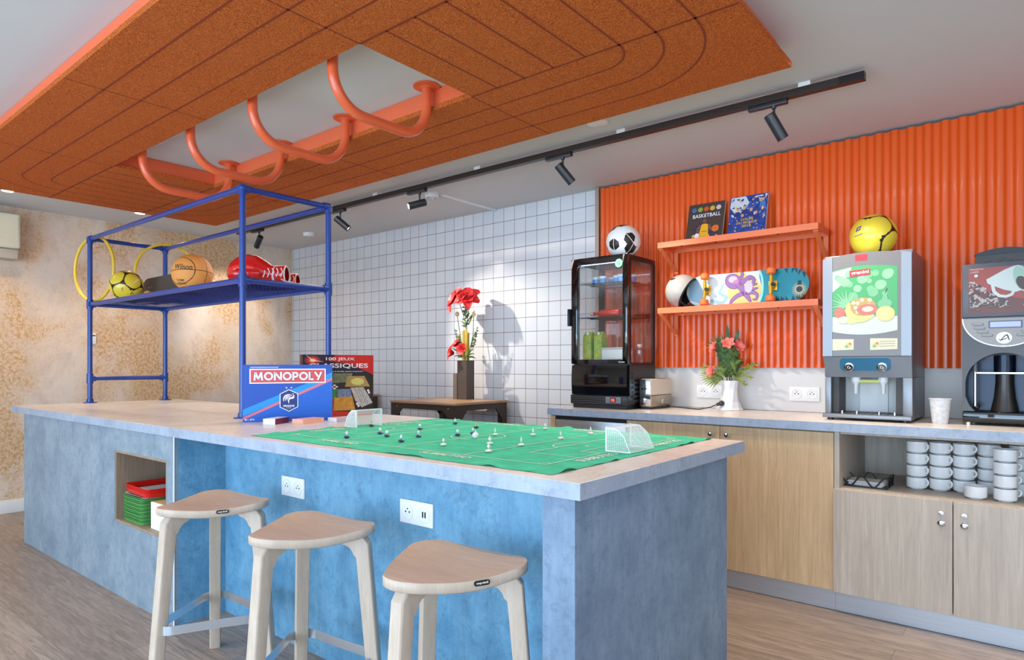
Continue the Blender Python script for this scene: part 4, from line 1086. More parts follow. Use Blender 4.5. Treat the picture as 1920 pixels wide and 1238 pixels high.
def hr(b):
    v, f, s = shellpts(.104, .114, .100, .30); b.tube(v[:s], .0065, M_lin, 8, closed=True)
pt('rim', T, hr)
def hs(b):
    b.tube([(.03, -.10, -.03), (.02, -.085, -.07), (.04, -.06, -.092), (.08, -.02, -.096)], .007, M_lin, 8)
    b.box(-.045, -.015, -.085, -.079, .066, .076, M_black)
pt('strap', T, hs)

# skateboards
def deck_outline(L, W, n=14):
    r = W / 2; return [(L / 2 - r + r * cos(-pi / 2 + pi * i / n), r * sin(-pi / 2 + pi * i / n)) for i in range(n + 1)] + [(-L / 2 + r + r * cos(pi / 2 + pi * i / n), r * sin(pi / 2 + pi * i / n)) for i in range(n + 1)]
def truck(t, x, mt, mw, L):
    def tr(b):
        b.box(x - .024, x + .024, -.028, .028, -.006, 0, mt, .002); b.box(x - .014, x + .014, -.016, .016, -.035, -.006, mt, .005)
        b.cyl((x, -.072, -.040), (x, .072, -.040), .006, mt, 10); b.tube([(x, -.052, -.040), (x, 0, -.036), (x, .052, -.040)], .010, mt, 10)
        b.lathe([(.010, -.052), (.010, -.03)], M_black, 12, (x + .012, 0, 0))
    T_ = pt('truck', t, tr)
    for s in (-1, 1):
        def wh(b):
            b.X = frame((x, s * .078, -.040), (1, 0, 0), (0, 0, 1)); b.lathe([(.008, -.018), (.020, -.018), (.026, -.012), (.026, .012), (.020, .018), (.008, .018)], mw, 20)
        pt('wheel', T_, wh)
M_truck = mat('brass yellow truck', (214, 160, 40), .35, .4); M_whl = mat('orange wheel', (244, 120, 50), .4)
D_pale, D_lb, D_yel, D_teal, D_dk, D_pur, D_pur2, D_gold, D_tq = [mat('deck print ' + n, c, .35, coat=.2) for n, c in (('pale', (214, 226, 224)), ('light blue', (150, 186, 206)), ('sand', (246, 198, 120)), ('teal', (20, 140, 158)), ('ink', (16, 60, 76)), ('purple', (150, 104, 164)), ('lilac', (196, 186, 210)), ('gold', (214, 190, 140)), ('turquoise', (150, 222, 214)))]
M_maple = mat('maple ply edge', (206, 170, 124), .5)
T = thing('skateboard', 'skateboard with purple octopus art and orange wheels standing on edge on lower shelf', 'skateboard', (-1.325, 3.800, 1.524 + .0965))
T.rotation_euler = (R(90 - 4), 0, 0)
def dk(b):
    O = deck_outline(.71, .190); b.prism(O, 0, .011, D_teal, M_maple)
pt('deck', T, dk)
def dart(b):
    O = deck_outline(.71, .190); r = .095
    half = lambda x: (math.sqrt(max(0, r * r - (abs(x) - (.355 - r)) ** 2)) if abs(x) > .355 - r else r) - .001
    def band(xa, xb, m, z, n=16):
        xs = [xa + (xb - xa) * i / n for i in range(n + 1)]; b.fill([(x, -half(x)) for x in xs] + [(x, half(x)) for x in xs[::-1]], m, z)
    Z = .0112
    band(-.354, .085, D_pale, Z)
    b.fill([(-.34, -half(-.34)), (-.34, half(-.34)), (-.29, half(-.29)), (-.27, .03), (-.235, -.01), (-.25, -.06), (-.22, -half(-.22))] , D_lb, Z + .0003)
    b.stroke([(-.20, -.06), (-.13, -.085), (-.10, -.05), (-.15, -.02), (-.12, .04)], [.02, .03, .03, .02, .01], D_lb, Z + .0004)
    pts = [(.10 + .17 * cos(a), .0 + .17 * sin(a)) for a in [R(120) + R(120) * i / 20 for i in range(21)]]
    b.fill([(-.075, -.093), (-.10, -.03), (-.085, .04), (-.05, .094), (.075, .094), (.10, .0), (.085, -.094)], D_yel, Z + .0006)
    b.fill([(.00, .094), (.02, .06), (.07, .05), (.095, .0), (.08, .094)], D_pale, Z + .0008)
    b.stroke([(.055 + .050 * cos(a), .115 * sin(a)) for a in [R(-56) + R(112) * i / 20 for i in range(21)]], .012, D_tq, Z + .0012)
    # octopus
    D_inkp = mat('deck print plum outline', (88, 60, 110), .4)
    hd_ = [(-.112, .045), (-.100, .078), (-.062, .086), (-.030, .066), (-.012, .038), (-.030, .008), (-.062, .000), (-.095, .014)]
    b.fill(smooth([(-.062 + (x + .062) * 1.07, .043 + (y - .043) * 1.07) for x, y in hd_], 6, True), D_inkp, Z + .0013); b.fill(smooth(hd_, 6, True), D_pur, Z + .0014)
    b.fill(circ(.026, 18, -.068, .055, ry=.02), D_pur2, Z + .0016); b.fill(circ(.020, 16, -.046, .040, ry=.012), mat('deck print pink', (206, 120, 168), .35), Z + .0018)
    for p, w in (([(-.04, .03), (-.015, .0), (.005, -.03), (.025, -.06), (.040, -.085)], [.03, .034, .030, .02, .006]), ([(-.03, .03), (.01, .045), (.03, .06), (.055, .045), (.05, .015), (.075, .02)], [.026, .028, .022, .016, .012, .004]), ([(-.02, .06), (-.012, .085), (-.022, .093)], [.02, .012, .006]), ([(.0, -.03), (-.04, -.045), (-.07, -.07), (-.08, -.092)], [.024, .02, .016, .008]), ([(.01, -.03), (.05, -.03), (.075, -.045), (.07, -.07), (.05, -.07)], [.024, .018, .014, .010, .004]), ([(.02, .01), (.05, -.01), (.08, -.005)], [.02, .014, .004])):
        q = smooth(p, 6); b.stroke(q, lerpw([x + .005 for x in w], 6), D_inkp, Z + .0019); b.stroke(q, lerpw(w, 6), D_pur, Z + .0021)
    b.fill(circ(.024, 18, .025, .005, ry=.036), D_pur2, Z + .0026)
    # teal end: dark foliage and gold burst
    rr = random.Random(4)
    for i in range(26):
        x = rr.uniform(.17, .33); s = rr.choice((-1, 1)); a = rr.uniform(-.5, .5)
        y0 = s * (half(x) - .002); b.fill([(x - .008, y0), (x + .008, y0), (x + a * .03, y0 - s * rr.uniform(.02, .04))], D_dk, Z + .0005 + i * .00001)
    for i in range(22):
        a = 2 * pi * i / 22; b.stroke([(.305 + .012 * cos(a), -.03 + .012 * sin(a)), (.305 + .040 * cos(a), -.03 + .042 * sin(a))], [.006, .002], D_gold, Z + .0009)
    b.fill(circ(.017, 16, .305, -.03), D_dk, Z + .0012); b.fill([(.292, -.005), (.318, -.005), (.312, .02), (.298, .02)], D_dk, Z + .0011)
fitc(pt('deck_art', T, dart))
def flip(o):
    for v in o.data.vertices: v.co.z = -v.co.z
for nm, x in (('a', -.223), ('b', .164)): truck(T, x, M_truck, M_whl, 0)
# trucks sit on the printed side: mirror them outward
for c in T.children:
    if c.name.startswith('truck'):
        for o in [c] + list(c.children):
            for v in o.data.vertices: v.co.z = -v.co.z + .0125

# ------------------------------------------------------------------ balls
def icos(sub):
    bm = bmesh.new(); bmesh.ops.create_icosphere(bm, subdivisions=sub, radius=1); bm.verts.index_update()
    v = [v.co.copy() for v in bm.verts]; f = [tuple(x.index for x in q.verts) for q in bm.faces]; bm.free(); return v, f
ICO_V, ICO_F = icos(6)
_p = (1 + 5 ** .5) / 2
ICO12 = [Vector(v).normalized() for v in ((0, 1, _p), (0, 1, -_p), (0, -1, _p), (0, -1, -_p), (1, _p, 0), (1, -_p, 0), (-1, _p, 0), (-1, -_p, 0), (_p, 0, 1), (-_p, 0, 1), (_p, 0, -1), (-_p, 0, -1))]
def ball(label, c, r, pat, rot=(0, 0, 0), cat='ball', name='football', group=None):
    t = thing(name, label, cat, c, 0, group)
    m3 = Matrix.Rotation(rot[2], 3, 'Z') @ Matrix.Rotation(rot[1], 3, 'Y') @ Matrix.Rotation(rot[0], 3, 'X')
    def f(b):
        ms = []
        for q in ICO_F: ms.append(pat((ICO_V[q[0]] + ICO_V[q[1]] + ICO_V[q[2]]).normalized()))
        b.add([tuple(m3 @ v * r) for v in ICO_V], ICO_F, ms)
    pt('cover', t, f, sharp=180)
    return t
def on_ball(t, r, face, up, items):
    """print artwork on a ball: each item draws flat (x, y) which is wrapped on the sphere round direction face"""
    n = Vector(face).normalized(); u = Vector(up).cross(n).normalized(); v = n.cross(u)
    def f(b):
        tmp = MB(); items(tmp)
        vs = []
        bm = bmesh.new(); V = [bm.verts.new(v) for v in tmp.v]
        for fc, k in zip(tmp.f, tmp.m):
            try: q = bm.faces.new([V[i] for i in fc]); q.material_index = k
            except ValueError: pass
        bmesh.ops.triangulate(bm, faces=list(bm.faces))
        for _ in range(4):
            es = [e for e in bm.edges if e.calc_length() > r * .06]
            if es: bmesh.ops.subdivide_edges(bm, edges=es, cuts=1); bmesh.ops.triangulate(bm, faces=list(bm.faces))
        bm.verts.index_update()
        TV = [tuple(v.co) for v in bm.verts]; TF = [tuple(v.index for v in q.verts) for q in bm.faces]; TM = [q.material_index for q in bm.faces]; bm.free()
        for x, y, z in TV:
            d = math.hypot(x, y); a = d / r
            q = n * cos(a) + ((u * x + v * y) / d * sin(a) if d > 1e-9 else Vector((0, 0, 0)))
            vs.append(tuple(q * (r + .0007 + z)))
        b.add(vs, TF, [tmp.mats[k] for k in TM])
    return pt('lettering', t, f, recalc=False)
M_by, M_bk = mat('yellow ball leather', (232, 206, 60), .32, coat=.3), mat('ball black', (36, 28, 22), .35)
THICK = {frozenset(p) for p in ((0, 2), (0, 8), (2, 8), (0, 4), (8, 4), (2, 5), (8, 5), (9, 2), (0, 9), (10, 8), (10, 4), (7, 2), (5, 7), (6, 0), (6, 4), (3, 5), (11, 9), (7, 9), (6, 9), (1, 6))}
def pat_yellow(d):
    s = sorted(((d.dot(v), i) for i, v in enumerate(ICO12)), reverse=True)
    gap = s[0][0] - s[1][0]; w = .042 + .06 * max(0, 1 - (s[1][0] - s[2][0]) / .16)
    return M_bk if gap < w and frozenset((s[0][1], s[1][1])) in THICK else M_by
M_bw = mat('ball white', (236, 236, 236), .3, coat=.3); M_bblue = mat('ball teal', (24, 110, 150), .3)
OCT = [Vector(v) for v in ((1, 0, 0), (-1, 0, 0), (0, 1, 0), (0, -1, 0), (0, 0, 1), (0, 0, -1))]; CUB = [Vector((a, b, c)).normalized() for a in (-1, 1) for b in (-1, 1) for c in (-1, 1)]
def pat_bw(d):
    s = sorted(((d.dot(v), i) for i, v in enumerate(ICO12)), reverse=True)
    gap = s[0][0] - s[1][0]
    k = (s[0][1] + s[1][1]) % 3
    if gap < .02: return M_bw
    e = sorted((d.dot(v) for v in CUB), reverse=True)
    if .02 < gap < .36 and k == 0: return M_bk
    if .02 < gap < .30 and k == 1 and d.z < .25 and d.z > -.35 and d.x > .2: return M_bblue if d.y < 0 else M_bk
    return M_bw
b1 = ball('yellow football with dark seams at left end of the rack shelf', (-5.115, 1.885, 1.745), .11, pat_yellow, (.5, .2, .35))
to_cam = lambda c: (-(c[0]), -(c[1]), 1.172 - c[2])
on_ball(b1, .11, (.93, -.45, -.30), (0, 0, 1), lambda b: (b.stroke([(-.02, -.02), (-.012, -.01), (-.02, 0), (-.008, .004)], .004, M_bk), b.stroke([(.034, -.05), (.046, -.02), (.052, -.048)], .005, M_bk)))
b2 = ball('yellow football with purple emblem on top of the juice dispenser', (-.643, 3.70, 1.716 + .1085), .1085, pat_yellow, (.1, .9, .9))
M_vio = mat('violet print', (84, 74, 150), .4)
on_ball(b2, .1085, (-.10, -.97, .10), (0, 0, 1), lambda b: (b.stroke([(-.052, .004), (-.046, .026), (-.028, .030), (-.034, .012), (-.044, .010)], .008, M_vio), b.stroke([(-.062, -.018), (-.018, -.012)], .0035, M_vio)))
b3 = ball('black and white football with teal patch on top of the display fridge', (-2.043, 3.65, FZ1 + .1085), .1085, pat_bw, (.6, .3, 1.2))
M_bb, M_seam = mat('tan basketball', (240, 160, 78), .55, bump=.25, bscale=900), mat('basketball seam', (30, 24, 20), .6)
def pat_bask(d):
    if abs(d.z) < .016 or abs(d.x) < .016: return M_seam
    e = d.x * d.x * 1.0 - .42 * d.y * d.y - .34 * (1 - 1.9 * abs(d.y)) if 0 else abs(d.x) - (.50 + .38 * (1 - abs(d.z)) ** 1 * 0)
    c = Vector((1, 0, 0)); 
    return M_seam if abs(abs(d.x) - .66 - .12 * (d.z * d.z - d.y * d.y)) < .016 else M_bb
b4 = ball('tan basketball with black lettering on the blue rack shelf', (-4.20, 1.935, 1.635 + .122), .122, pat_bask, (R(-3), R(4), R(108)), name='basketball')
def bl(b): b.text('Wilson', -.056, .042, .118, .038, M_seam, 0, .012, R(-3)); b.text('GAME', -.072, -.048, .055, .016, M_seam, 0, .01, R(2)); b.text('SERIES', -.066, -.070, .06, .012, M_seam, 0, .01, R(2))
on_ball(b4, .122, (.90, -.44, -.12), (0, 0, 1), bl)

# dark skateboard on the rack
T = thing('skateboard', 'dark grey skateboard leaning on edge between yellow football and basketball on the rack', 'skateboard', (-4.98, 2.085, 1.635 + .098))
T.rotation_euler = (R(90 - 8), 0, R(0))
M_grip = mat('dark grip deck', (84, 74, 66), .6)
pt('deck', T, lambda b: b.prism(deck_outline(.74, .192), 0, .011, M_grip, M_dark))
def bolts(b):
    for s in (-.205, .205):
        for dx in (-.022, .022):
            for dy in (-.020, .020): b.lathe([(.004, .011), (.004, .0122), (0, .0124)], M_chrome, 10, (s + dx, dy, 0))
pt('bolts', T, bolts)
for x in (-.205, .205): truck(T, x, M_truck, M_whl, 0)
for c in T.children:
    if c.name.startswith('truck'):
        for o in [c] + list(c.children):
            for v in o.data.vertices: v.co.z = v.co.z
# small orange ball lying in front of it
tag(pt('small_ball', None, lambda b: b.ball((-4.86, 1.93, 1.635 + .030), .030, M_bb, 24, 14)), 'small orange ball in front of the dark skateboard on rack', 'ball')

# boxing gloves
M_rg = mat('red glossy leather', (214, 22, 20), .2, coat=.6); M_lace = mat('white cuff', (236, 228, 222), .5)
def glove(label, c, rz, s=1.):
    t = thing('boxing_glove', label, 'glove', c, rz, 'red boxing gloves on the rack')
    def body(b):
        # cross sections along x: fist (left) to cuff (right)
        secs = [(-.145, .010, .010, .055), (-.140, .035, .034, .055), (-.122, .055, .052, .058), (-.09, .068, .064, .066), (-.04, .073, .070, .072), (.005, .068, .066, .068), (.045, .056, .054, .058), (.075, .045, .043, .048), (.095, .042, .040, .044)]
        n = 24; vs = []
        for x, ry, rz_, zc in secs:
            for i in range(n):
                a = 2 * pi * i / n; k = 1 + .05 * cos(2 * a); vs.append((x * s, ry * k * cos(a) * s, (zc + rz_ * sin(a)) * s * 1.08))
        fs = [(j * n + i, j * n + (i + 1) % n, (j + 1) * n + (i + 1) % n, (j + 1) * n + i) for j in range(len(secs) - 1) for i in range(n)] + [tuple(range(n))]
        b.add(vs, fs, M_rg)
    pt('glove_body', t, body, sharp=70)
    pt('thumb', t, lambda b: b.tube([(.03 * s, -.05 * s, .05 * s), (-.02 * s, -.072 * s, .045 * s), (-.07 * s, -.07 * s, .045 * s), (-.095 * s, -.055 * s, .05 * s)], .02, M_rg, 14, radii=[.022 * s, .028 * s, .027 * s, .014 * s]))
    def cuff(b):
        n = 24
        vs = [(x * s, r * cos(2 * pi * i / n) * s, (z + r * sin(2 * pi * i / n)) * s) for x, r, z in ((.090, .044, .045), (.100, .047, .047), (.150, .048, .048), (.156, .044, .048), (.150, .038, .048)) for i in range(n)]
        b.add(vs, [(j * n + i, j * n + (i + 1) % n, (j + 1) * n + (i + 1) % n, (j + 1) * n + i) for j in range(4) for i in range(n)], [M_lace if (k // n != 1 or (k % n) in (16, 17, 18, 20, 21, 5, 6)) else M_rg for k in range(4 * n)])
    pt('cuff', t, cuff)
    def lace(b):
        for i in range(5):
            x = .05 + i * .022; b.tube([(x * s, -.045 * s, .075 * s), ((x + .012) * s, -.056 * s, .055 * s), (x * s, -.052 * s, .03 * s)], .003, M_lace, 6)
        b.tube([(.14 * s, -.05 * s, .02 * s), (.17 * s, -.06 * s, .006), (.20 * s, -.05 * s, .004)], .003, M_lace, 6)
    pt('laces', t, lace)
    return t
glove('red boxing glove with white laces in front at the right end of rack shelf', (-3.47, 1.965, 1.634), R(39), 1.12)
glove('red boxing glove lying behind the front glove on the rack shelf', (-3.60, 2.15, 1.634), R(36), .96)

# hoops
M_hoop = mat('yellow plastic hoop', (236, 196, 52), .35)
def hoop(label, c, r, az):
    o = pt('gym_hoop', None, lambda b: b.tube([(r * cos(a) * cos(az), r * cos(a) * sin(az), r * sin(a)) for a in [2 * pi * i / 64 for i in range(64)]], .0105, M_hoop, 12, closed=True))
    o.location = c; tag(o, label, 'hoop', 'yellow gym hoops on the rack')
hoop('yellow gym hoop hanging from the left front corner of blue rack', (-5.455, 1.79, 1.8875), .240, R(12))
hoop('yellow gym hoop hanging over the rear rail behind the dark skateboard', (-5.37, 2.28, 1.895), .232, R(84))
# ------------------------------------------------------------------ table football on the island
mx0, mx1, my0, my1 = -2.425, -.955, 1.343, 2.385
T = thing('football_pitch_mat', 'green felt football pitch mat with white markings spread over the island worktop', 'mat', ((mx0 + mx1) / 2, 1.86, ZT))
def pm(b):
    nx, ny = 110, 78; rr = random.Random(8)
    def e(i, j):
        x = mx0 + (mx1 - mx0) * i / nx; y = my0 + (my1 - my0) * j / ny
        z = ZT + .0014 + .0010 * max(0, noise.noise((x * 5, y * 7, 0)))
        ed = min(i, nx - i, j, ny - j)
        if ed <= 1:
            q = noise.noise((x * 16 + 40, y * 16, 3.3))
            if ed == 0: z = ZT + .0012 + .014 * max(0, q - .12) ** 1.0
            if i in (0, nx): x += .006 * q
            if j in (0, ny): y += .006 * q
        return (x, y, z)
    b.add([e(i, j) for j in range(ny + 1) for i in range(nx + 1)], [(j * (nx + 1) + i, j * (nx + 1) + i + 1, (j + 1) * (nx + 1) + i + 1, (j + 1) * (nx + 1) + i) for j in range(ny) for i in range(nx)], M_green)
pt('felt', T, pm, world=True, sharp=80)
def pmk(b):
    b.X = Matrix.Translation((0, 0, ZT + .0030)); w = .0045
    x0, x1, y0, y1 = -2.315, -1.060, 1.458, 2.292; cx, cy = (x0 + x1) / 2, (y0 + y1) / 2
    def L(p, c=False, ww=w):
        q = []
        for a, d in zip(p, p[1:] + ([p[0]] if c else [])):
            n = max(1, int(math.hypot(d[0] - a[0], d[1] - a[1]) / .03)); q += [(a[0] + (d[0] - a[0]) * i / n, a[1] + (d[1] - a[1]) * i / n) for i in range(n)]
        q += [p[0] if c else p[-1]]; b.stroke(q, ww, M_chalk)
    L([(x0, y0), (x1, y0), (x1, y1), (x0, y1)], True); L([(cx, y0), (cx, y1)]); L(circ(.105, 40, cx, cy), True)
    for s, xe in ((1, x0), (-1, x1)):
        L([(xe, cy - .245), (xe + s * .19, cy - .245), (xe + s * .19, cy + .245), (xe, cy + .245)])
        L([(xe, cy - .125), (xe + s * .075, cy - .125), (xe + s * .075, cy + .125), (xe, cy + .125)])
        L([(xe + s * .315, y0), (xe + s * .315, y1)])
        L([(xe + s * .19 + s * .055 * cos(a), cy + .085 * sin(a)) for a in [-pi / 2 + pi * i / 14 for i in range(15)]])
        b.fill(circ(.008, 14, xe + s * .13, cy), M_chalk)
        for sy, ye in ((1, y0), (-1, y1)): L([(xe + s * .03 * cos(a), ye + sy * .03 * sin(a)) for a in [pi / 2 * i / 8 for i in range(9)]])
    for cxx, cyy, rot in ((x1 + .035, cy - .20, pi / 2), (x1 + .035, cy + .26, pi / 2), (x0 - .04, cy - .2, -pi / 2), (x0 - .04, cy + .2, -pi / 2), (cx - .27, y0 - .035, 0), (cx + .27, y0 - .035, 0), (cx + .25, y1 + .04, pi), (cx - .25, y1 + .04, pi)):
        b.text('SUBBUTEO', cxx, cyy, .21, .034, M_chalk, 0, .02, rot)
pt('markings', T, pmk, world=True, recalc=False)
ZM = ZT + .0030
M_net = mat('white net thread', (240, 240, 240), .7)
def goal(label, x, y0, y1, s):
    """s = direction the net extends from the goal mouth"""
    t = thing('toy_goal', label, 'goal', (x, (y0 + y1) / 2, ZM), 0, 'toy goals on the pitch'); h = .076; hw = (y1 - y0) / 2
    def fr_(b):
        for y in (-hw, hw): b.box(-.0025, .0025, y - .0025, y + .0025, 0, h, M_wplast); b.box(min(0, s * .085), max(0, s * .085), y - .002, y + .002, 0, .004, M_wplast)
        b.box(-.0025, .0025, -hw, hw, h - .0025, h + .0025, M_wplast); b.box(s * .085 - .002, s * .085 + .002, -hw, hw, 0, .004, M_wplast)
        for y in (-hw, hw): b.tube([(0, y, h), (s * .035, y, h - .002), (s * .062, y, h - .025), (s * .085, y, .002)], .0018, M_wplast, 6)
    pt('goal_frame', t, fr_)
    def net(b):
        prof = [(0, h), (.018, h - .001), (.035, h - .002), (.049, h - .013), (.062, h - .025), (.07, h - .042), (.078, h - .058), (.085, .003)]
        n = 22; thin = .0006
        for i in range(n + 1):
            y = -hw + 2 * hw * i / n; b.tube([(s * x_, y, z) for x_, z in prof], thin, M_net, 4)
        k = 26
        for j in range(k + 1):
            q = j / k * (len(prof) - 1); a = min(int(q), len(prof) - 2); f = q - a
            x_ = prof[a][0] + (prof[a + 1][0] - prof[a][0]) * f; z = prof[a][1] + (prof[a + 1][1] - prof[a][1]) * f
            b.tube([(s * x_, -hw, z), (s * x_, hw, z)], thin, M_net, 4)
            for y in (-hw, hw): b.tube([(0, y, z), (s * x_, y, z)], thin, M_net, 4)
        for y in (-hw, hw):
            for i in range(1, 12):
                x_ = .085 * i / 12; zz = h if x_ < .035 else (h - .002 - (x_ - .035) / .027 * .023 if x_ < .062 else h - .025 - (x_ - .062) / .023 * .048)
                b.tube([(s * x_, y, .003), (s * x_, y, zz)], thin, M_net, 4)
    pt('net', t, net)
goal('white toy goal with net at the near right end of the green pitch', -1.072, 1.805, 1.965, 1)
goal('white toy goal with net at the far left end of pitch near the boxes', -2.333, 1.79, 1.93, -1)
M_nb, M_wb_, M_shw, M_shp, M_hair = mat('navy base', (22, 40, 96), .3), mat('cream base', (236, 226, 214), .35), mat('white shirt', (238, 238, 238), .5), mat('pink trim', (232, 170, 150), .5), mat('black hair', (22, 18, 16), .6)
M_yel2 = mat('yellow shirt', (226, 206, 90), .5); M_fsk = mat('figure skin', (222, 180, 150), .5); M_blond = mat('pale hair', (236, 216, 180), .6)
def make_fig(label, base, shirt, short, hair, skin, group):
    t = thing('table_football_figure', label, 'figure', (0, 0, 0), 0, group)
    pt('base', t, lambda b: b.lathe([(.004, 0), (.0095, .0015), (.0115, .004), (.0112, .006), (.007, .0085), (.003, .0095), (0, .0097)], base, 20))
    def body(b):
        for y in (-.0016, .0016): b.tube([(0, y * .6, .0085), (0, y, .015)], .0012, short, 6)
        b.tube([(0, 0, .0145), (0, 0, .018), (0, 0, .0235), (0, 0, .025)], .003, shirt, 8, radii=[.0028, .0026, .0034, .0016])
        for y in (-1, 1): b.tube([(0, y * .0032, .0235), (.0005, y * .005, .019), (.001, y * .0042, .0165)], .0011, shirt, 6)
    pt('body', t, body)
    pt('head', t, lambda b: (b.ball((0, 0, .0275), .0024, skin, 10, 7, (1, 1, 1.15)), b.ball((-.0004, 0, .0284), .0024, hair, 10, 7, (1, 1, .85))))
    return t
G1, G2 = 'navy-based table football figures', 'cream-based table football figures'
ordn = ['first', 'second', 'third', 'fourth', 'fifth', 'sixth', 'seventh', 'eighth', 'ninth', 'tenth', 'eleventh']
blue = [(-2.028, 1.511, 'nearest the front left, closest to the left front corner of pitch'), (-2.044, 1.685, 'in front of far goal, left of a close pair'), (-1.945, 1.636, 'in front of far goal, right of a close pair'), (-1.773, 1.557, 'closest to the front touchline, right of the far goal'), (-2.053, 1.908, 'behind its twin, midway between far goal and tables'), (-1.839, 1.702, 'directly in front of another, left of centre circle'), (-2.11, 2.183, 'standing farthest back, near the black table leg'), (-1.758, 1.833, 'inside the left half of the centre circle'), (-1.755, 1.918, 'half hidden behind the figure with the ball')]
f0 = None
for x, y, lb in blue:
    L_ = 'navy-based toy footballer ' + lb
    if f0 is None: f0 = make_fig(L_, M_nb, M_shw, M_shp, M_hair, M_fsk, G1); f0.location = (x, y, ZM)
    else: dup(f0, (x, y, ZM), random.uniform(-1, 1), L_)
k1 = make_fig('yellow-shirted toy goalkeeper on navy base inside the far goal', M_nb, M_yel2, M_yel2, M_blond, M_fsk, G1); k1.location = (-2.323, 1.864, ZM)
k2 = make_fig('yellow-shirted toy player on navy base behind the centre circle', M_nb, M_yel2, M_shw, M_hair, M_fsk, G1); k2.location = (-1.905, 2.103, ZM)
k3 = make_fig('black-haired toy player on white base in the near left of the centre line', M_wb_, M_shw, M_shp, M_hair, M_fsk, G2); k3.location = (-1.58, 1.578, ZM)
wh = [(-1.661, 1.831, 'with the large white ball in front of it, in centre circle'), (-1.652, 1.935, 'at the right side of the centre circle'), (-1.481, 1.706, 'standing just behind the one on the quarter line'), (-1.352, 1.552, 'on the near quarter line, closest to the front edge'), (-1.37, 1.742, 'on the quarter line midway to near goal'), (-1.532, 2.022, 'behind the quarter line, right of the centre circle'), (-1.381, 1.994, 'left of near goal on the quarter line'), (-1.638, 2.249, 'farthest back, in front of the steel drawer'), (-1.386, 2.211, 'at the back right, left of near goal top')]
f1 = None
for x, y, lb in wh:
    L_ = 'cream-based toy footballer ' + lb
    if f1 is None: f1 = make_fig(L_, M_wb_, M_shw, M_shp, M_blond, M_blond, G2); f1.location = (x, y, ZM)
    else: dup(f1, (x, y, ZM), random.uniform(-1, 1), L_)
def bb(b):
    b.ball((0, 0, .0125), .0125, M_bw, 20, 12)
    for d in ((1, -1, .4), (.2, -1, 1), (.8, -.4, 1.3), (1.2, -.2, 0), (.3, -1.2, -.1)): v = Vector(d).normalized(); b.ball((v.x * .0105, v.y * .0105, .0125 + v.z * .0105), .0026, M_shp, 8, 5)
o = tag(pt('toy_ball', None, bb), 'white toy ball with pink spots beside a player in the centre circle', 'ball'); o.location = (-1.640, 1.806, ZM)

# ------------------------------------------------------------------ boxed games
def card(name, label, bl, br_, depth, h, lean=0.):
    """upright box: bl, br_ = bottom corners of its front face on the worktop"""
    a = math.atan2(br_[1] - bl[1], br_[0] - bl[0]); w = math.hypot(br_[0] - bl[0], br_[1] - bl[1])
    t = thing(name, label, 'board game', ((bl[0] + br_[0]) / 2, (bl[1] + br_[1]) / 2, ZT + .0004), a, 'boxed games on the island'); t.rotation_euler[0] = 0
    return t, w
C_mb, C_mb2, C_mc, C_mr, C_md = [mat('game print ' + n, c, .3, coat=.3) for n, c in (('royal blue', (16, 76, 176)), ('mid blue', (12, 96, 200)), ('cyan', (10, 146, 224)), ('pink red', (224, 112, 128)), ('deep blue', (10, 48, 120)))]
C_red = mat('game print red', (222, 76, 78), .3, coat=.3); C_cream = mat('game print white', (240, 232, 236), .35)
G, W = card('board_game_box', 'blue board game box with red title banner standing upright on the island', (-2.999, 1.623), (-2.776, 1.979), .055, .281)
H = .2805
pt('lid', G, lambda b: (b.box(-W / 2, W / 2, .0, .040, 0, H, C_mb), b.box(-W / 2 - .001, -W / 2 + .001, .0405, .056, 0.001, H - .001, C_cream), b.box(-W / 2 + .001, W / 2 - .001, .0402, .056, .001, H - .001, C_cream)))
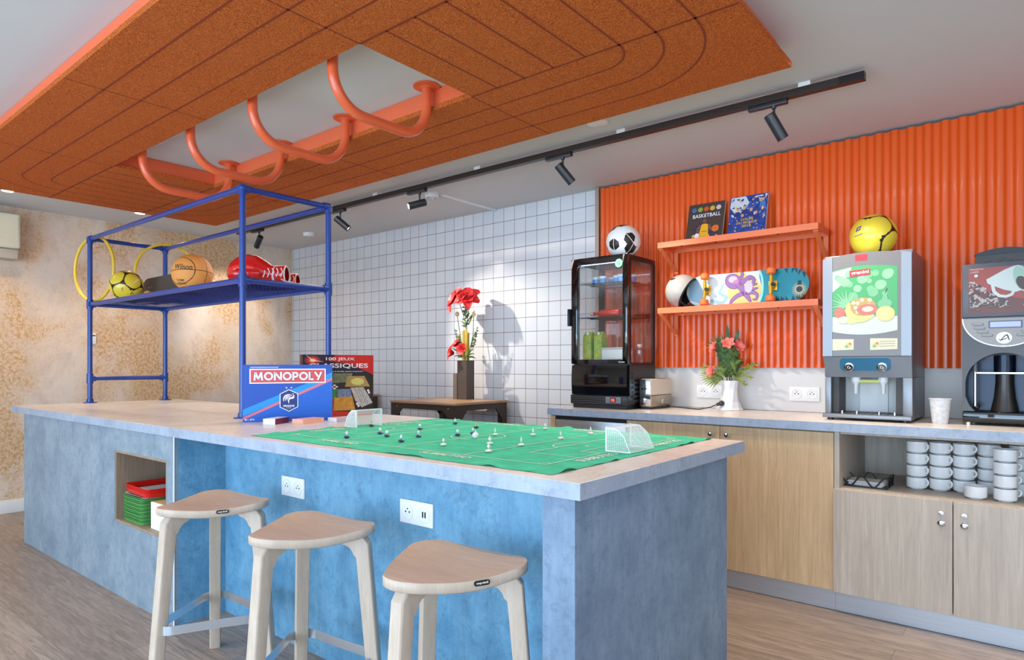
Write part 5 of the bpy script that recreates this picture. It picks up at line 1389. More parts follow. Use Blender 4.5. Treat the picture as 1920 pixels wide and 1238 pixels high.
def ma(b):
    b.X = FRONT(-.0006); w = W / 2; zz = lambda f: H * f
    X = lambda p: -w + W * p / 1000.; Zf = lambda p: H * (1 - p / 640.)
    # original picture proportions: x 0..1000, y 0..640 from the top left
    b.fill([(X(0), Zf(640)), (X(0), Zf(500)), (X(1000), Zf(95)), (X(1000), Zf(640))], C_mb2, .0002)
    b.fill([(X(0), Zf(500)), (X(700), Zf(215)), (X(1000), Zf(85)), (X(1000), Zf(160)), (X(0), Zf(575))], C_mc, .0004)
    b.fill([(X(0), Zf(585)), (X(1000), Zf(150)), (X(1000), Zf(180)), (X(60), Zf(590)), (X(0), Zf(612))], C_mr, .0006)
    b.fill([(X(72), Zf(212)), (X(925), Zf(208)), (X(925), Zf(45)), (X(72), Zf(45))], C_cream, .0010)
    b.fill([(X(86), Zf(200)), (X(911), Zf(196)), (X(911), Zf(58)), (X(86), Zf(58))], C_red, .0012)
    hx = [(X(506 + 102 * cos(a)), Zf(402 - 122 * sin(a))) for a in [pi / 2 + i * pi / 3 for i in range(6)]]
    hx = [(X(506), Zf(282)), (X(407), Zf(330)), (X(407), Zf(478)), (X(506), Zf(526)), (X(605), Zf(478)), (X(605), Zf(330))]
    b.fill(hx, C_md, .0010); b.stroke(hx, .0042, C_cream, .0014, True)
    for sx in (478, 533): b.fill([(X(sx + (13 if k % 2 == 0 else 5.5) * sin(k * pi / 5)), Zf(260 - (13 if k % 2 == 0 else 5.5) * cos(k * pi / 5))) for k in range(10)], C_cream, .0012)
    # rooster: plume arcs, neck and head
    for r, ww in ((58, .007), (38, .006), (20, .005)):
        b.stroke([(X(503 + r * cos(a)), Zf(395 - r * .95 * sin(a))) for a in [R(200) - R(150) * i / 12 for i in range(13)]], [ww * (.35 + .65 * sin(pi * i / 12)) for i in range(13)], C_cream, .0018 + r * .000002)
    b.stroke([(X(506), Zf(440)), (X(500), Zf(405)), (X(518), Zf(380)), (X(545), Zf(372)), (X(562), Zf(352)), (X(556), Zf(338))], [.002, .006, .008, .007, .005, .003], C_cream, .0022)
    b.stroke([(X(530), Zf(385)), (X(555), Zf(380)), (X(566), Zf(362))], .004, C_cream, .0024); b.fill(circ(.004, 10, X(545), Zf(332)), C_mr, .0024); b.stroke([(X(538), Zf(330)), (X(556), Zf(326))], .003, C_cream, .0023)
fitc(pt('cover_art', G, ma))
def mt(b):
    b.X = FRONT(-.0006); w = W / 2
    X = lambda p: -w + W * p / 1000.; Zf = lambda p: H * (1 - p / 640.)
    sh = mat('title shadow', (120, 60, 70), .4)
    def word(cx, cy, ww, h, m, z, t):
        ws = {'M': 1.12, 'O': 1.06, 'N': .92, 'P': .70, 'L': .58, 'Y': .90}; gap = .10
        tot = sum(ws[c] for c in 'MONOPOLY') + gap * 7; k = ww / tot; x = cx - ww / 2; y0, y1 = cy - h / 2, cy + h / 2
        for i, c in enumerate('MONOPOLY'):
            w_ = ws[c] * k; q = t / 2; zz = z + i * .00001
            S = lambda p: b.stroke([(x + a * w_, y0 + bb_ * h) for a, bb_ in p], t, m, zz)
            if c == 'M': S([(.10, 0), (.20, 1)]); S([(.20, .97), (.5, .12)]); S([(.5, .12), (.80, .97)]); S([(.80, 1), (.90, 0)])
            elif c == 'O': b.stroke(circ(w_ / 2 - q, 28, x + w_ / 2, cy, ry=h / 2 - q), t, m, zz, True)
            elif c == 'N': S([(.10, 0), (.10, 1)]); S([(.10, .95), (.90, .05)]); S([(.90, 0), (.90, 1)])
            elif c == 'P': S([(.14, 0), (.14, 1)]); b.stroke([(x + .14 * w_, y1 - q), (x + .55 * w_, y1 - q)] + [(x + .55 * w_ + .32 * w_ * cos(a), y1 - q - .24 * h + .24 * h * sin(a)) for a in [pi / 2 - pi * j / 12 for j in range(13)]] + [(x + .14 * w_, y1 - q - .48 * h)], t, m, zz)
            elif c == 'L': S([(.16, 0), (.16, 1)]); b.stroke([(x + .1 * w_, y0 + q), (x + w_, y0 + q)], t, m, zz)
            elif c == 'Y': S([(.06, 1), (.5, .42)]); S([(.94, 1), (.44, 0)])
            x += w_ + gap * k
    word(X(497), Zf(131), W * .775, H * .165, sh, .0015, W * .026); word(X(497), Zf(129), W * .765, H * .15, C_cream, .0020, W * .0215)
    b.text('FRANCE', X(506), Zf(466), W * .122, H * .033, C_cream, .0018, .05); b.text('F F F', X(506), Zf(490), W * .05, H * .017, C_cream, .0018, .03)
    b.text('8+', X(38), Zf(612), W * .034, H * .034, C_cream, .0018, .03); b.stroke([(X(66), Zf(600)), (X(66), Zf(626))], .001, C_cream, .0018)
    b.stroke([(X(80), Zf(622)), (X(92), Zf(600)), (X(102), Zf(618)), (X(112), Zf(604)), (X(126), Zf(618))], .004, C_cream, .0018)
    b.stroke([(X(80), Zf(28)), (X(390), Zf(27))], .003, C_cream, .0018)
pt('lettering', G, mt)
# second game
G, W = card('board_game_box', 'black and red classic games box standing behind the blue box', (-2.962, 1.93), (-2.905, 2.345), .04, .334)
H = .334
C_k, C_kr, C_ks = mat('classic box black', (44, 38, 36), .3, coat=.3), mat('classic box red', (204, 40, 34), .3, coat=.3), mat('classic box navy', (30, 32, 52), .3, coat=.3)
pt('lid', G, lambda b: (b.box(-W / 2, W / 2, 0, .028, 0, H, C_k), b.box(-W / 2 + .001, W / 2 - .001, .0282, .038, .001, H - .001, C_kr)))
def ga(b):
    b.X = FRONT(-.0006); w = W / 2; X = lambda p: -w + W * p / 730.; Zf = lambda p: H * (1 - p / 720.)
    b.fill([(X(0), Zf(0)), (X(0), Zf(210)), (X(730), Zf(230)), (X(730), Zf(0))], C_ks, .0002)
    b.fill([(X(330), Zf(0)), (X(250), Zf(70)), (X(480), Zf(110)), (X(690), Zf(215)), (X(730), Zf(240)), (X(730), Zf(0))], C_kr, .0004)
    for i, (r, c) in enumerate(((80, (140, 40, 40)), (52, (206, 72, 50)), (28, (248, 190, 130)))): b.fill(circ(W * r / 730, 20, X(95), Zf(66), ry=W * r * .55 / 730), mat('burst %d' % i, c, .4, emit=.1), .0006 + i * .0002)
    b.stroke([(X(30), Zf(5)), (X(95), Zf(66)), (X(200), Zf(80))], [.001, .004, .001], C_cream, .0014)
    cols_ = [mat('board print %d' % i, c, .5, var=.5, vscale=80, rgb2=c2) for i, (c, c2) in enumerate((((150, 150, 110), (70, 90, 80)), ((150, 178, 96), (196, 96, 70)), ((70, 150, 90), (46, 110, 60)), ((150, 170, 196), (70, 96, 150)), ((220, 180, 70), (200, 120, 50)), ((170, 60, 44), (120, 40, 36)), ((214, 210, 204), (160, 156, 156))))]
    b.fill([(X(300), Zf(215)), (X(500), Zf(215)), (X(480), Zf(320)), (X(290), Zf(330))], cols_[0], .0006); b.fill([(X(450), Zf(250)), (X(630), Zf(250)), (X(690), Zf(378)), (X(420), Zf(375))], cols_[1], .0008)
    b.fill(circ(W * 70 / 730, 20, X(555), Zf(315), ry=W * 34 / 730), mat('board centre', (214, 206, 120), .5), .0009)
    b.fill([(X(150), Zf(345)), (X(350), Zf(345)), (X(345), Zf(400)), (X(150), Zf(400))], C_cream, .0006)
    for i in range(8):
        for j in range(3):
            if (i + j) % 2: b.fill([(X(150 + i * 25), Zf(345 + j * 18)), (X(175 + i * 25), Zf(345 + j * 18)), (X(175 + i * 25), Zf(363 + j * 18)), (X(150 + i * 25), Zf(363 + j * 18))], C_k, .0008)
    b.fill([(X(130), Zf(400)), (X(345), Zf(400)), (X(330), Zf(515)), (X(120), Zf(515))], cols_[2], .0006); b.fill([(X(350), Zf(400)), (X(480), Zf(400)), (X(495), Zf(490)), (X(340), Zf(490))], cols_[3], .0008)
    b.fill([(X(120), Zf(515)), (X(330), Zf(515)), (X(320), Zf(650)), (X(110), Zf(650))], cols_[5], .0007); b.fill([(X(310), Zf(495)), (X(500), Zf(490)), (X(530), Zf(650)), (X(300), Zf(650))], cols_[4], .0010)
    b.fill([(X(480), Zf(385)), (X(620), Zf(385)), (X(720), Zf(575)), (X(600), Zf(625)), (X(530), Zf(540))], cols_[6], .0008)
    for i in range(4): b.stroke([(X(530 + i * 25), Zf(400)), (X(600 + i * 22), Zf(580))], .0015, C_k, .0010)
    for x, z in ((670, 425), (680, 450), (550, 580), (565, 605)): b.fill(circ(.007, 14, X(x), Zf(z)), C_cream, .0012)
    b.fill([(X(0), Zf(655)), (X(300), Zf(655)), (X(730), Zf(690)), (X(730), Zf(720)), (X(0), Zf(720))], C_kr, .0006)
fitc(pt('cover_art', G, ga))
def gt(b):
    b.X = FRONT(-.0006); w = W / 2; X = lambda p: -w + W * p / 730.; Zf = lambda p: H * (1 - p / 720.)
    b.text('100 JEUX', X(375), Zf(52), W * .41, H * .062, C_cream, .0016, .015); b.text('CLASSIQUES', X(362), Zf(130), W * .84, H * .085, C_cream, .0016, .02)
    b.text('Pour toute la famille, petits et grands !', X(400), Zf(195), W * .60, H * .024, C_cream, .0016, .01)
pt('lettering', G, gt)
# small card decks
C_plum, C_sal, C_lav = mat('plum card box', (112, 36, 70), .4), mat('salmon card box', (246, 158, 130), .4, var=.25, vscale=120, rgb2=(250, 206, 180)), mat('pale lilac card box', (206, 196, 204), .4)
def deck(label, c, rz, lx, ly, h, ms, txt=None, tc=None):
    t = thing('card_game_box', label, 'card game', (c[0], c[1], ZT + .0004), rz, 'small card game boxes')
    pt('box', t, lambda b: b.add([(x, y, z) for x in (-lx / 2, lx / 2) for y in (-ly / 2, ly / 2) for z in (0, h)], [(0, 1, 3, 2), (4, 6, 7, 5), (0, 4, 5, 1), (2, 3, 7, 6), (0, 2, 6, 4), (1, 5, 7, 3)], [ms[1], ms[1], ms[0], ms[0], ms[2], ms[2]]))
    if txt: pt('lettering', t, lambda b: (b.__setattr__('X', frame((0, -ly / 2 - .0005, h / 2), (1, 0, 0), (0, 0, 1))), b.text(txt, 0, .1 * h, lx * .6, h * .22, tc, 0, .02), b.text(txt[::-1], 0, -.22 * h, lx * .72, h * .18, tc, 0, .02)))
    return t
a = math.atan2(1.780 - 1.656, -2.843 + 2.766)
deck('small card box with plum side and white end in front of blue box', (-2.826, 1.698), R(122), .140, .06, .027, (C_plum, C_wht, C_wht), None, None)
deck('salmon pink card box in front of the blue box right half', (-2.733, 1.811), R(101), .137, .07, .022, (C_sal, C_sal, C_sal), None, None)
deck('pale lilac card box beside the far toy goal', (-2.682, 1.968), R(88), .11, .075, .020, (C_lav, C_wht, C_lav), None, None)

# ------------------------------------------------------------------ trays in the island niche
NZ = .3845
M_tg = [mat('green tray plastic %d' % i, c, .35) for i, c in enumerate(((120, 186, 110), (92, 160, 90)))]
def tray_mesh(w, d, h, m):
    def f(b):
        o = rrect(-w / 2, w / 2, 0, d, .025, 4); n = len(o)
        ins = lambda k, q: [(x * (1 - 2 * k / w), d / 2 + (y - d / 2) * (1 - 2 * k / d), q) for x, y in o]
        R_ = [ins(.010, 0), ins(.0, h), ins(.003, h), ins(.013, .003)]
        vs = [p for r_ in R_ for p in r_]
        b.add(vs, [tuple(range(n))] + [(j * n + i, j * n + (i + 1) % n, (j + 1) * n + (i + 1) % n, (j + 1) * n + i) for j in range(3) for i in range(n)] + [tuple(3 * n + i for i in range(n))], m)
    return f
ng = 14; pitch = .0093
words = ['bottom', 'second', 'third', 'fourth', 'fifth', 'sixth', 'seventh', 'eighth', 'ninth', 'tenth', 'eleventh', 'twelfth', 'thirteenth', 'fourteenth']
tg0 = None
for k in range(ng):
    lb = 'green plastic tray, %s of the green stack in the niche' % (words[k] + ('' if k == 0 else ' from the bottom') if k < ng - 1 else 'topmost')
    x = -3.510 + random.uniform(-.002, .002); y = 1.312 + random.uniform(0, .003)
    if tg0 is None:
        tg0 = pt('serving_tray', None, tray_mesh(.235, .34, .0125, M_tg[0])); tg0.location = (x, y, NZ); tag(tg0, lb, 'tray', 'green trays in the niche')
    else:
        o = dup(tg0, (x, y, NZ + k * pitch), random.uniform(-.008, .008), lb)
        if k % 2: o.data = o.data.copy(); o.data.materials[0] = M_tg[1]
zt_ = NZ + ng * pitch + .004
o = pt('serving_tray', None, tray_mesh(.26, .35, .008, mat('grey tray', (196, 186, 184), .4))); o.location = (-3.478, 1.314, zt_); tag(o, 'pale grey tray between the green stack and the red trays', 'tray')
rt = None
for k in range(3):
    z = zt_ + .009 + k * .009
    lb = 'red plastic tray, %s of the red trays on top' % ('lowest', 'middle', 'topmost')[k]
    if rt is None: rt = pt('serving_tray', None, tray_mesh(.30, .36, .024, M_red)); rt.location = (-3.47, 1.316, z); rt.rotation_euler[2] = R(-3); tag(rt, lb, 'tray', 'red trays in the niche')
    else: dup(rt, (-3.47, 1.316, z), R(-3), lb)
o = pt('paper_sheet', None, lambda b: b.box(-.09, .12, .04, .30, 0, .001, M_white)); o.location = (-3.44, 1.32, zt_ + .009 + 2 * .009 + .0045); tag(o, 'white paper sheet lying in the topmost red tray', 'paper')
T = thing('cardboard_box', 'small white box beside the green tray stack in the niche', 'box', (-3.235, 1.42, NZ))
pt('carton', T, lambda b: (b.box(-.085, .085, -.088, .12, 0, .128, M_white)))
pt('lid_flap', T, lambda b: b.box(-.083, .083, -.084, .118, .1281, .1295, mat('kraft flap', (206, 176, 120), .7)))

# ------------------------------------------------------------------ side tables against tiled wall
M_iron = mat('dark bronze iron', (66, 54, 46), .45, .3); M_ttop = wood('brown oak tabletop', (196, 158, 118), (164, 126, 92), (3, 40, 30), .4)
def table(label, x0, x1):
    y0, y1, z = 3.335, 3.925, .897
    t = thing('side_table', label, 'table', ((x0 + x1) / 2, (y0 + y1) / 2, 0), 0, 'side tables against the tiled wall')
    pt('tabletop', t, lambda b: b.box(x0, x1, y0, y1, z - .018, z, M_ttop, .002), world=True)
    def ap(b):
        q = .008
        b.box(x0 + q, x1 - q, y0 + q, y0 + q + .03, z - .060, z - .0185, M_iron); b.box(x0 + q, x1 - q, y1 - q - .03, y1 - q, z - .060, z - .0185, M_iron)
        b.box(x0 + q, x0 + q + .03, y0 + q + .03, y1 - q - .03, z - .060, z - .0185, M_iron); b.box(x1 - q - .03, x1 - q, y0 + q + .03, y1 - q - .03, z - .060, z - .0185, M_iron)
    pt('apron', t, ap, world=True)
    for cx, sx in ((x0 + .006, 1), (x1 - .006, -1)):
        for cy, sy in ((y0 + .006, 1), (y1 - .006, -1)):
            pt('leg', t, lambda b: b.box(min(cx, cx + sx * .05), max(cx, cx + sx * .05), min(cy, cy + sy * .05), max(cy, cy + sy * .05), 0, z - .0185, M_iron), world=True)
            def gs(b):
                b.add([(cx + sx * .05, cy, z - .060), (cx + sx * .125, cy, z - .060), (cx + sx * .05, cy, z - .145), (cx + sx * .05, cy + sy * .006, z - .060), (cx + sx * .125, cy + sy * .006, z - .060), (cx + sx * .05, cy + sy * .006, z - .145)], [(0, 1, 2), (3, 5, 4), (0, 3, 4, 1), (1, 4, 5, 2), (0, 2, 5, 3)], M_iron)
                b.add([(cx, cy + sy * .05, z - .060), (cx, cy + sy * .125, z - .060), (cx, cy + sy * .05, z - .145), (cx + sx * .006, cy + sy * .05, z - .060), (cx + sx * .006, cy + sy * .125, z - .060), (cx + sx * .006, cy + sy * .05, z - .145)], [(0, 1, 2), (3, 5, 4), (0, 3, 4, 1), (1, 4, 5, 2), (0, 2, 5, 3)], M_iron)
                b.X = frame((cx + sx * .07, y0 + .0078, z - .045), (1, 0, 0), (0, 0, 1))
                if sy > 0: b.lathe([(.005, 0), (.005, .003), (0, .004)], M_chrome, 10)
            pt('gusset', t, gs, world=True)
    return t
table('brown wood side table on dark iron legs carrying the tall red flower vase', -3.930, -3.222)
table('side table on dark iron legs mostly hidden behind the game boxes', -5.49, -4.785)

# ------------------------------------------------------------------ flower arrangements
M_vase = mat('dark brown vase', (82, 70, 62), .4); M_leaf = mat('deep leaf green', (80, 116, 50), .5, var=.4, vscale=40); M_leaf2 = mat('yellow green leaf', (160, 168, 62), .5, var=.3, vscale=30); M_petal = mat('red petal', (200, 16, 24), .5, var=.35, vscale=30, rgb2=(226, 52, 50)); M_bamb = mat('yellow cane', (206, 176, 60), .5); M_pet2 = mat('salmon petal', (240, 140, 110), .5, var=.3, vscale=30, rgb2=(226, 84, 96)); M_bud = mat('cream seed head', (214, 200, 132), .7)
M_olv = mat('olive green leaf', (120, 146, 54), .5, var=.35, vscale=40)
T = thing('tall_vase', 'tall dark brown square vase with a shorter attached column on side table', 'vase', (-3.545, 3.79, .8972))
pt('column', T, lambda b: (b.box(-.05, .05, -.045, .045, 0, .310, M_vase), b.box(-.042, .042, -.037, .037, .310, .3105, M_black)))
pt('short_column', T, lambda b: b.box(-.092, -.051, -.05, .01, 0, .208, mat('vase light side', (112, 98, 86), .5)))
def petal(b, c, n, u, L, W, m, curl=.5):
    """one petal: starts at c, leaves along mix of n (axis) and u (outward)"""
    n = Vector(n).normalized(); u = Vector(u).normalized(); s = n.cross(u).normalized(); vs = []; k = 5
    for i in range(k + 1):
        f = i / k; a = R(25) + curl * f
        p = Vector(c) + (u * sin(a) + n * cos(a)) * (L * f); w = W * sin(pi * (.12 + .80 * f)) ** .8 * .5
        for q in (-1, -.45, .45, 1): vs.append(tuple(p + s * (w * q) + n * (abs(q) * w * .35)))
    b.add(vs, [(i * 4 + j, i * 4 + j + 1, (i + 1) * 4 + j + 1, (i + 1) * 4 + j) for i in range(k) for j in range(3)], m)
def bloom(b, c, n, L, W, m, num=6, curl=.9):
    n = Vector(n).normalized(); t = n.orthogonal().normalized(); v = n.cross(t)
    for i in range(num):
        a = 2 * pi * i / num; petal(b, c, n, t * cos(a) + v * sin(a), L * (1 if i % 2 else .92), W, m, curl)
    for i in range(num):
        a = 2 * pi * (i + .5) / num; petal(b, c, n, t * cos(a) + v * sin(a), L * .7, W * .8, m, curl * .45)
def blade(b, p0, p1, w, m, bend=.02, up=(0, 0, 1)):
    p0, p1 = Vector(p0), Vector(p1); d = (p1 - p0); s = d.cross(Vector((.3, -.9, .2))).normalized(); vs = []; k = 6
    for i in range(k + 1):
        f = i / k; p = p0 + d * f + Vector(up) * (bend * 4 * f * (1 - f)); ww = w * sin(pi * min(1, .12 + .88 * f)) ** .7 * .5 + .0004
        vs += [tuple(p + s * ww), tuple(p - s * ww)]
    b.add(vs, [(2 * i, 2 * i + 1, 2 * i + 3, 2 * i + 2) for i in range(k)], m)
T = thing('flower_bouquet', 'tall bouquet of red artificial flowers with yellow canes in dark vase', 'flowers', (-3.545, 3.79, 1.2075))
def stems(b):
    rr = random.Random(6)
    for i in range(13):
        x, y = rr.uniform(-.030, .034), rr.uniform(-.02, .02); h = rr.uniform(.20, .255); b.tube([(x, y, 0), (x * 1.1, y, h)], .0045, M_bamb, 8)
    for p in (((0, 0, 0), (.0, 0, .3), (-.05, -.02, .46)), ((.01, 0, 0), (.012, 0, .3), (.055, -.01, .46)), ((-.02, 0, 0), (-.06, 0, .2), (-.095, 0, .37)), ((.02, 0, 0), (.08, 0, .2), (.085, 0, .36)), ((-.01, 0, 0), (-.04, -.03, .05), (-.075, -.04, .06)), ((.01, -.02, 0), (.02, -.04, .06), (.022, -.045, .07)), ((-.02, -.01, 0), (-.05, -.02, .08), (-.06, -.02, .11))): b.tube(p, .003, M_leaf, 8)
pt('stems', T, stems)
for c, n, L in (((-.062, -.03, .475), (-.35, -.75, .35), .125), ((.045, -.02, .480), (.45, -.6, .45), .115), ((.010, -.01, .505), (.05, -.5, .8), .10)):
    pt('bloom', T, lambda b: bloom(b, c, n, L, .085, M_petal, 6))
for c, n, L in (((-.080, -.05, .055), (-.5, -.8, .2), .075), ((.028, -.055, .085), (.1, -.95, .2), .062), ((-.065, -.02, .115), (-.3, -.6, .6), .065)):
    pt('small_bloom', T, lambda b: bloom(b, c, n, L, .056, M_petal, 6, .55))
for c in ((-.095, 0, .375), (.085, 0, .365)): pt('seed_head', T, lambda b: b.ball(c, .018, M_bud, 14, 9, (1, 1, 1.1)))
def lv(b):
    rr = random.Random(9)
    for i in range(34):
        z = .25 + .17 * rr.random(); a = rr.uniform(0, 2 * pi); blade(b, (.0, 0, z), (.04 * cos(a), .03 * sin(a), z + rr.uniform(.01, .05)), .011, (M_leaf, M_olv)[i % 2], .004)
    for p1, w in (((-.14, -.03, .10), .012), ((-.12, -.02, .03), .012), ((.12, -.03, .09), .014), ((.13, -.02, .012), .014), ((.10, 0, .05), .012), ((-.05, -.05, .015), .014), ((.05, -.05, .02), .014)): blade(b, (0, -.01, .005), p1, w, M_leaf, .02)
    blade(b, (.03, 0, .28), (.105, 0, .40), .014, M_olv, .01); blade(b, (0, 0, .28), (.09, -.01, .37), .01, M_leaf, .01)
    for sx, zz in ((1, .17), (-1, .16)):
        for j in range(3):
            x1 = sx * (.07 + .02 * j); P = [(sx * .02, 0, .02), (x1 * .8, 0, .12), (x1 + sx * .01, 0, .20 + .03 * j)]
            b.tube(P, .0014, M_leaf, 5)
            for i in range(14):
                f = .35 + .65 * i / 14; q = Vector(P[1]).lerp(Vector(P[2]), min(1, max(0, (f - .4) / .6))); a = rr.uniform(0, 2 * pi)
                blade(b, q, q + Vector((.016 * cos(a), .008, .016 * sin(a))), .014, (M_leaf, M_olv, M_wplast)[i % 3 if sx > 0 else i % 2], 0)
pt('foliage', T, lv, recalc=False)
# white vase on the counter
T = thing('white_vase', 'white flared faceted vase holding tropical flowers on the back counter', 'vase', (-1.440, 3.865, HC))
pt('vase_body', T, lambda b: b.lathe([(.078, 0), (.080, .004), (.070, .016), (.056, .05), (.048, .09), (.046, .13), (.052, .178), (.047, .178), (.041, .13), (.043, .09), (.02, .02), (0, .02)], M_porc, 10, twist=.12), sharp=12)
T = thing('flower_bouquet', 'tropical bouquet of salmon and yellow flowers with spreading leaves in white vase', 'flowers', (-1.440, 3.865, HC + .175))
def tst(b):
    for p in ((-.06, -.03, .23), (.02, -.03, .24), (.06, -.02, .22), (-.10, -.05, .05), (.0, 0, .26)): b.tube([(0, 0, -.10), (p[0] * .4, p[1] * .5, p[2] * .5), p], .003, M_leaf, 7)
pt('stems', T, tst)
def tlv(b):
    rr = random.Random(12)
    for i in range(120):
        z = .02 + .20 * rr.random(); a = rr.uniform(0, 2 * pi); x = rr.uniform(-.04, .055); q = (x, rr.uniform(-.05, .02), z)
        blade(b, q, (q[0] + .045 * cos(a), q[1] - .02, q[2] + .03 + .03 * sin(a)), .020, (M_leaf, M_olv, M_leaf)[i % 3], .006)
    for i in range(13):
        a = R(150 + i * 8); blade(b, (-.03, -.02, .015), (-.03 + .145 * cos(a), -.05, .02 + .11 * sin(a) + .03), .011, (M_leaf2, M_olv, M_leaf2)[i % 3], .012)
    for i in range(12):
        a = R(95 + i * 7); blade(b, (-.02, -.01, .17), (-.03 + .11 * cos(a), -.03, .19 + .10 * sin(a)), .007, (M_leaf, M_leaf2)[i % 2], .004)
    blade(b, (.0, -.01, .2), (-.012, -.01, .34), .022, M_leaf, .0); blade(b, (.03, -.01, .2), (.06, -.01, .31), .024, M_leaf, .0)
    for (x, y, z) in ((.15, -.03, .07), (.17, -.02, .10), (.14, -.04, .02), (.11, -.05, -.03)):
        b.tube([(0, 0, 0), (x * .6, y * .6, z * .6 + .03), (x, y, z)], .0014, M_olv, 5)
        for i in range(16):
            f = .25 + .75 * i / 16; q = Vector((x * f, y * f, z * f + .03 * 4 * f * (1 - f) * .9)); a = rr.uniform(-1.2, 1.2)
            blade(b, q, q + Vector((.020 * cos(a) + .008, -.006, .020 * sin(a))), .007, (M_leaf2, M_olv)[i % 2], 0)
pt('foliage', T, tlv, recalc=False)
for c, n, L, m in (((-.062, -.045, .195), (-.6, -.7, .35), .052, M_pet2), ((.012, -.05, .215), (.2, -.8, .45), .052, M_pet2), ((.055, -.03, .20), (.7, -.5, .4), .05, M_pet2), ((-.075, -.06, .052), (-.4, -.85, .3), .05, M_pet2)):
    pt('bloom', T, lambda b: bloom(b, c, n, L, .034, m, 6, .5))

# ------------------------------------------------------------------ left wall and ceiling fittings
T = thing('air_conditioner', 'cream wall air conditioner at the left edge of the patinated wall', 'air conditioner', (XL, 1.16, 2.2))
M_ac = mat('cream plastic', (226, 220, 196), .4)
pt('casing', T, lambda b: (b.box(XL + .004, -6.150, .74, 1.515, 2.075, 2.345, M_ac, .02, 3), b.box(XL + .004, -6.175, .75, 1.505, 1.995, 2.0745, mat('grey lower flap', (186, 180, 166), .4), .012)), world=True)
def lou(b):
    for i in range(13): b.box(-6.1505, -6.146, .76, 1.495, 2.145 + i * .0135, 2.153 + i * .0135, M_ac)
pt('louvre_grille', T, lou, world=True)
pt('vent_slot', T, lambda b: b.box(-6.152, -6.1455, .8, 1.36, 2.325, 2.338, M_olv), world=True)
T = thing('thermostat_plate', 'small white control plate on the patinated wall beside left rack post', 'control plate', (XL, 2.05, 1.40))
pt('plate', T, lambda b: b.box(XL, XL + .012, 2.022, 2.085, 1.350, 1.445, M_wplast, .003), world=True)
pt('display', T, lambda b: b.box(XL + .012, XL + .0135, 2.028, 2.078, 1.418, 1.430, M_cgr), world=True)
def disc(name, label, cat, x, y, r, h, extra=None):
    t = thing(name, label, cat, (x, y, ZC))
    pt('housing', t, lambda b: b.lathe([(r, 0), (r, -h * .6), (r * .86, -h), (0, -h)], M_wplast, 28)); 
    if extra:
        def sl(b):
            for i in range(10):
                a = 2 * pi * i / 10; b.X = Matrix.Rotation(a, 4, 'Z'); b.box(r * .45, r * .78, -.003, .003, -h - .0006, -h + .002, M_black)
        pt('slots', t, sl)
    return t
disc('ceiling_speaker', 'flat white round fitting on ceiling between raft and track rail', 'ceiling fitting', -1.765, 2.88, .055, .012)
disc('smoke_detector', 'white smoke detector on ceiling above the lit spotlight', 'smoke detector', -3.435, 3.31, .052, .035, True)
disc('smoke_detector', 'white smoke detector on ceiling near the wall corner', 'smoke detector', -5.38, 3.57, .052, .035, True)
tag(pt('cable_duct', None, lambda b: b.box(-3.405, -3.385, 3.37, 3.985, ZC - .012, ZC - .0005, M_wplast)), 'thin white cable duct on ceiling from smoke detector to tiled wall', 'cable duct')
M_em = mat('warm lamp glow', (255, 236, 210), .4, emit=14)
for y, lb in ((1.336, 'recessed ceiling downlight at far left edge near air conditioner'), (2.221, 'recessed ceiling downlight above the rear left of the blue rack')):
    t = thing('recessed_downlight', lb, 'downlight', (-5.75, y, ZC), 0, 'recessed downlights by the left wall')
    pt('ring', t, lambda b: b.lathe([(.048, 0), (.048, -.004), (.036, -.005), (.036, 0)], M_wplast, 28)); pt('lamp', t, lambda b: b.lathe([(.035, -.0025), (0, -.0025)], M_em, 24))

# ------------------------------------------------------------------ track lighting
YT = 3.06
M_trk = mat('bronze black track', (44, 36, 32), .4); M_head = mat('black spotlight head', (28, 34, 40), .35)
T = thing('track_rail', 'long black lighting track hung under the ceiling along the counter', 'light track', (-3.1, YT, ZC))
pt('rail', T, lambda b: (b.box(-5.74, -.565, YT - .018, YT + .018, 2.376, 2.408, M_trk), b.box(-.66, -.562, YT - .0185, YT + .0185, 2.3755, 2.4085, M_black)), world=True)
for x in (-.80, -1.72, -2.75, -3.75, -4.6): pt('mount_clip', T, lambda b: (b.box(x - .025, x + .025, YT - .019, YT + .019, 2.4082, ZC - .0005, M_white)), world=True)
SPOTS = [(-.935, (.40, .42, -.90), 0, 'rightmost black track spotlight pointing down over the juice dispenser'), (-2.105, (.50, .62, -.90), 0, 'second black track spotlight from the right, above the display fridge'), (-3.295, (-.42, -.78, -.30), 1, 'lit track spotlight glowing towards the room, middle of the track'), (-4.19, (.68, .60, -.76), 0, 'black track spotlight above the right rack post, aimed right'), (-5.37, (-.72, .15, -.50), 0, 'leftmost black track spotlight aimed at the patinated wall')]
LAMPS = []
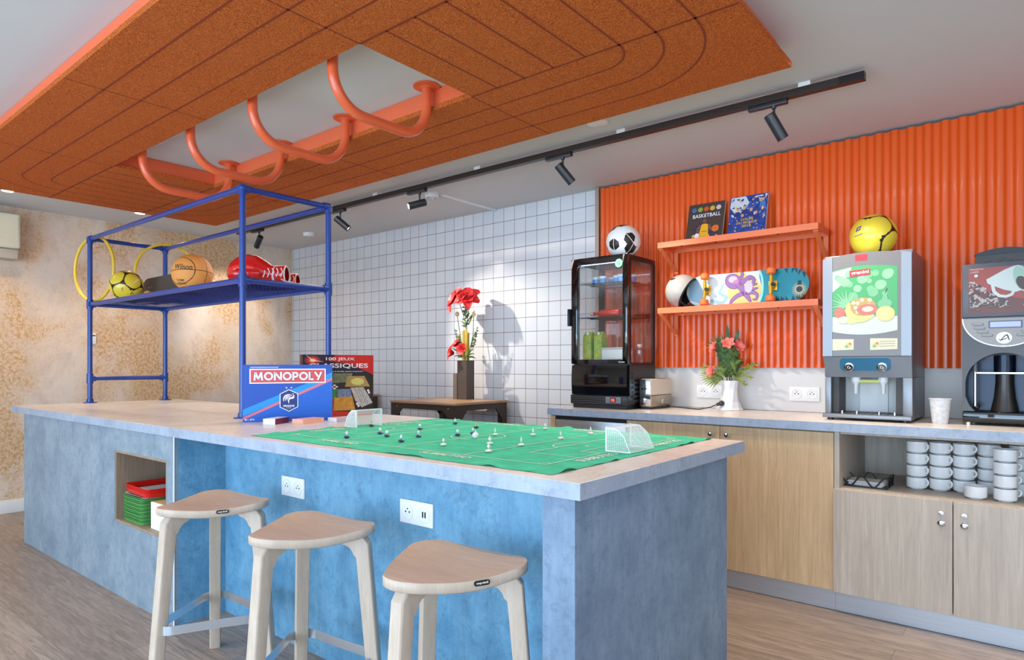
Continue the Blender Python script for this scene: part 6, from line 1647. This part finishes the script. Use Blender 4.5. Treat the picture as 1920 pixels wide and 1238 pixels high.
for x, d, lit, lb in SPOTS:
    d = Vector(d).normalized()
    t = thing('track_spotlight', lb, 'spotlight', (x, YT, 2.376), 0, 'spotlights on the black track')
    pt('adapter', t, lambda b: b.box(-.115, .06, -.015, .015, -.020, -.0002, M_head, .002))
    pt('stem', t, lambda b: (b.cyl((0, 0, -.02), (0, 0, -.075), .006, M_head, 10), b.lathe([(.012, -.02), (.010, -.03), (.006, -.034)], M_head, 14)))
    c = Vector((0, 0, -.095)); a0, a1 = c - d * .045, c + d * .085
    def hdd(b):
        b.X = Matrix.Translation(a0) @ d.to_track_quat('Z', 'Y').to_matrix().to_4x4()
        b.lathe([(0, 0), (.022, 0), (.0255, .004), (.0255, .130), (.0235, .131), (.0215, .118), (0, .118)], M_head, 24)
    h = pt('head', t, hdd)
    def ln_(b):
        b.X = Matrix.Translation(a0) @ d.to_track_quat('Z', 'Y').to_matrix().to_4x4(); b.lathe([(.0214, .121), (0, .1215)], mat('lit lamp lens', (255, 240, 218), .4, emit=40) if lit else mat('lens glow', (255, 240, 220), .3, emit=5), 20)
    pt('lens', h, ln_)
    LAMPS.append((Vector((x, YT, 2.376)) + a1 + d * .02, d, lit))
# ------------------------------------------------------------------ light
def area(name, loc, target, size, size_y, power, col, shape='RECTANGLE', spread=None):
    l = bpy.data.lights.new(name, 'AREA'); l.shape = shape; l.size = size; l.size_y = size_y; l.energy = power; l.color = col
    if spread: l.spread = spread
    o = bpy.data.objects.new(name, l); COL.objects.link(o); o.location = loc
    o.rotation_euler = (Vector(target) - Vector(loc)).to_track_quat('-Z', 'Y').to_euler(); return o
def spot(name, loc, d, power, col, ang, blend=.6, rad=.02):
    l = bpy.data.lights.new(name, 'SPOT'); l.energy = power; l.color = col; l.spot_size = ang; l.spot_blend = blend; l.shadow_soft_size = rad
    o = bpy.data.objects.new(name, l); COL.objects.link(o); o.location = loc; o.rotation_euler = Vector(d).to_track_quat('-Z', 'Y').to_euler(); return o
DAY = (.50, .73, 1.0); WARM = (1.0, .80, .58); NEU = (1.0, .92, .83)
area('window_daylight', (-3.05, YF + .03, 1.3), (-3.05, 0, 1.25), 3.0, 1.8, 120, DAY)
area('window_daylight', (.45, YF + .03, 1.3), (.45, 0, 1.25), 3.0, 1.8, 120, DAY)
area('room_side_daylight', (XR - .05, .9, 1.4), (0, 1.6, 1.1), 3.2, 1.6, 36, (.62, .80, 1.0))
for i, (p, d, lit) in enumerate(LAMPS):
    spot('track_and_fill_lamp', p, d, (46, 48, 6, 95, 40)[i], NEU, R(62 if i != 2 else 70), .8, .02)
for y in (1.336, 2.221): spot('recessed_and_fill_lamp', (-5.75, y, ZC - .02), (0, 0, -1), 26, WARM, R(110), .8, .03)
for x in (-4.3, -2.9, -1.5, -.1): spot('recessed_and_fill_lamp', (x, .66, ZC - .02), (0, .03, -1), 25, (1.0, .80, .60), R(105), .8, .03)
for x in (.6, 1.7): spot('recessed_and_fill_lamp', (x, 2.4, ZC - .02), (0, 0, -1), 26, WARM, R(110), .8, .03)  # added warm fill from above, unseen at the right
area('ceiling_up_fill', (-2.0, -1.5, 2.0), (-2.0, -1.49, 2.4), 6.5, 2.2, 24, (.92, .95, 1.0))  # added fill behind the camera lifting the ceiling, no such fitting
area('floor_bounce_fill', (-2.0, -2.4, .2), (-2.2, 1.6, 2.4), 6.5, 1.2, 100, (.78, .89, 1.0))  # added low fill standing in for light bounced off the floor
for x in (-1.3, -.2): spot('recessed_and_fill_lamp', (x, 2.86, ZC - .02), (.05, 0, -1), 34, WARM, R(80), .9, .03)  # added warm fill over the aisle, no fitting there
for x, tx in ((-4.5, -4.4), (-2.7, -2.6), (-1.3, -1.5)): spot('track_and_fill_lamp', (x, 3.06, 2.33), (tx - x, -1.25, -1.42), 42, NEU, R(64), .9, .03)  # added fill spots at track height for the island top, without heads
area('ceiling_fill_strip', (-2.6, 2.72, 2.36), (-2.6, 3.0, 0), 4.6, .12, 16, NEU)  # added soft fill under the ceiling, no panel there
w = bpy.data.worlds.new('World'); bpy.context.scene.world = w; w.use_nodes = True
bg = w.node_tree.nodes['Background']; bg.inputs[0].default_value = (.62, .78, 1, 1); bg.inputs[1].default_value = .5

# ------------------------------------------------------------------ camera
cam = bpy.data.cameras.new('Camera'); cam.sensor_width = 36; cam.lens = 1214.477 / 1920 * 36; cam.shift_y = (684.38 - 619) / 1920; cam.clip_start = .05
co = bpy.data.objects.new('Camera', cam); COL.objects.link(co); co.location = (0, 0, 1.1723); co.rotation_euler = (R(90), 0, R(39.0043))
sc = bpy.context.scene; sc.camera = co
sc.view_settings.view_transform = 'Standard'; sc.view_settings.look = 'None'; sc.view_settings.exposure = 0.25; sc.view_settings.gamma = 1.0
sc.cycles.use_denoising = True; sc.cycles.max_bounces = 10; sc.cycles.transparent_max_bounces = 16; sc.cycles.sample_clamp_indirect = 6
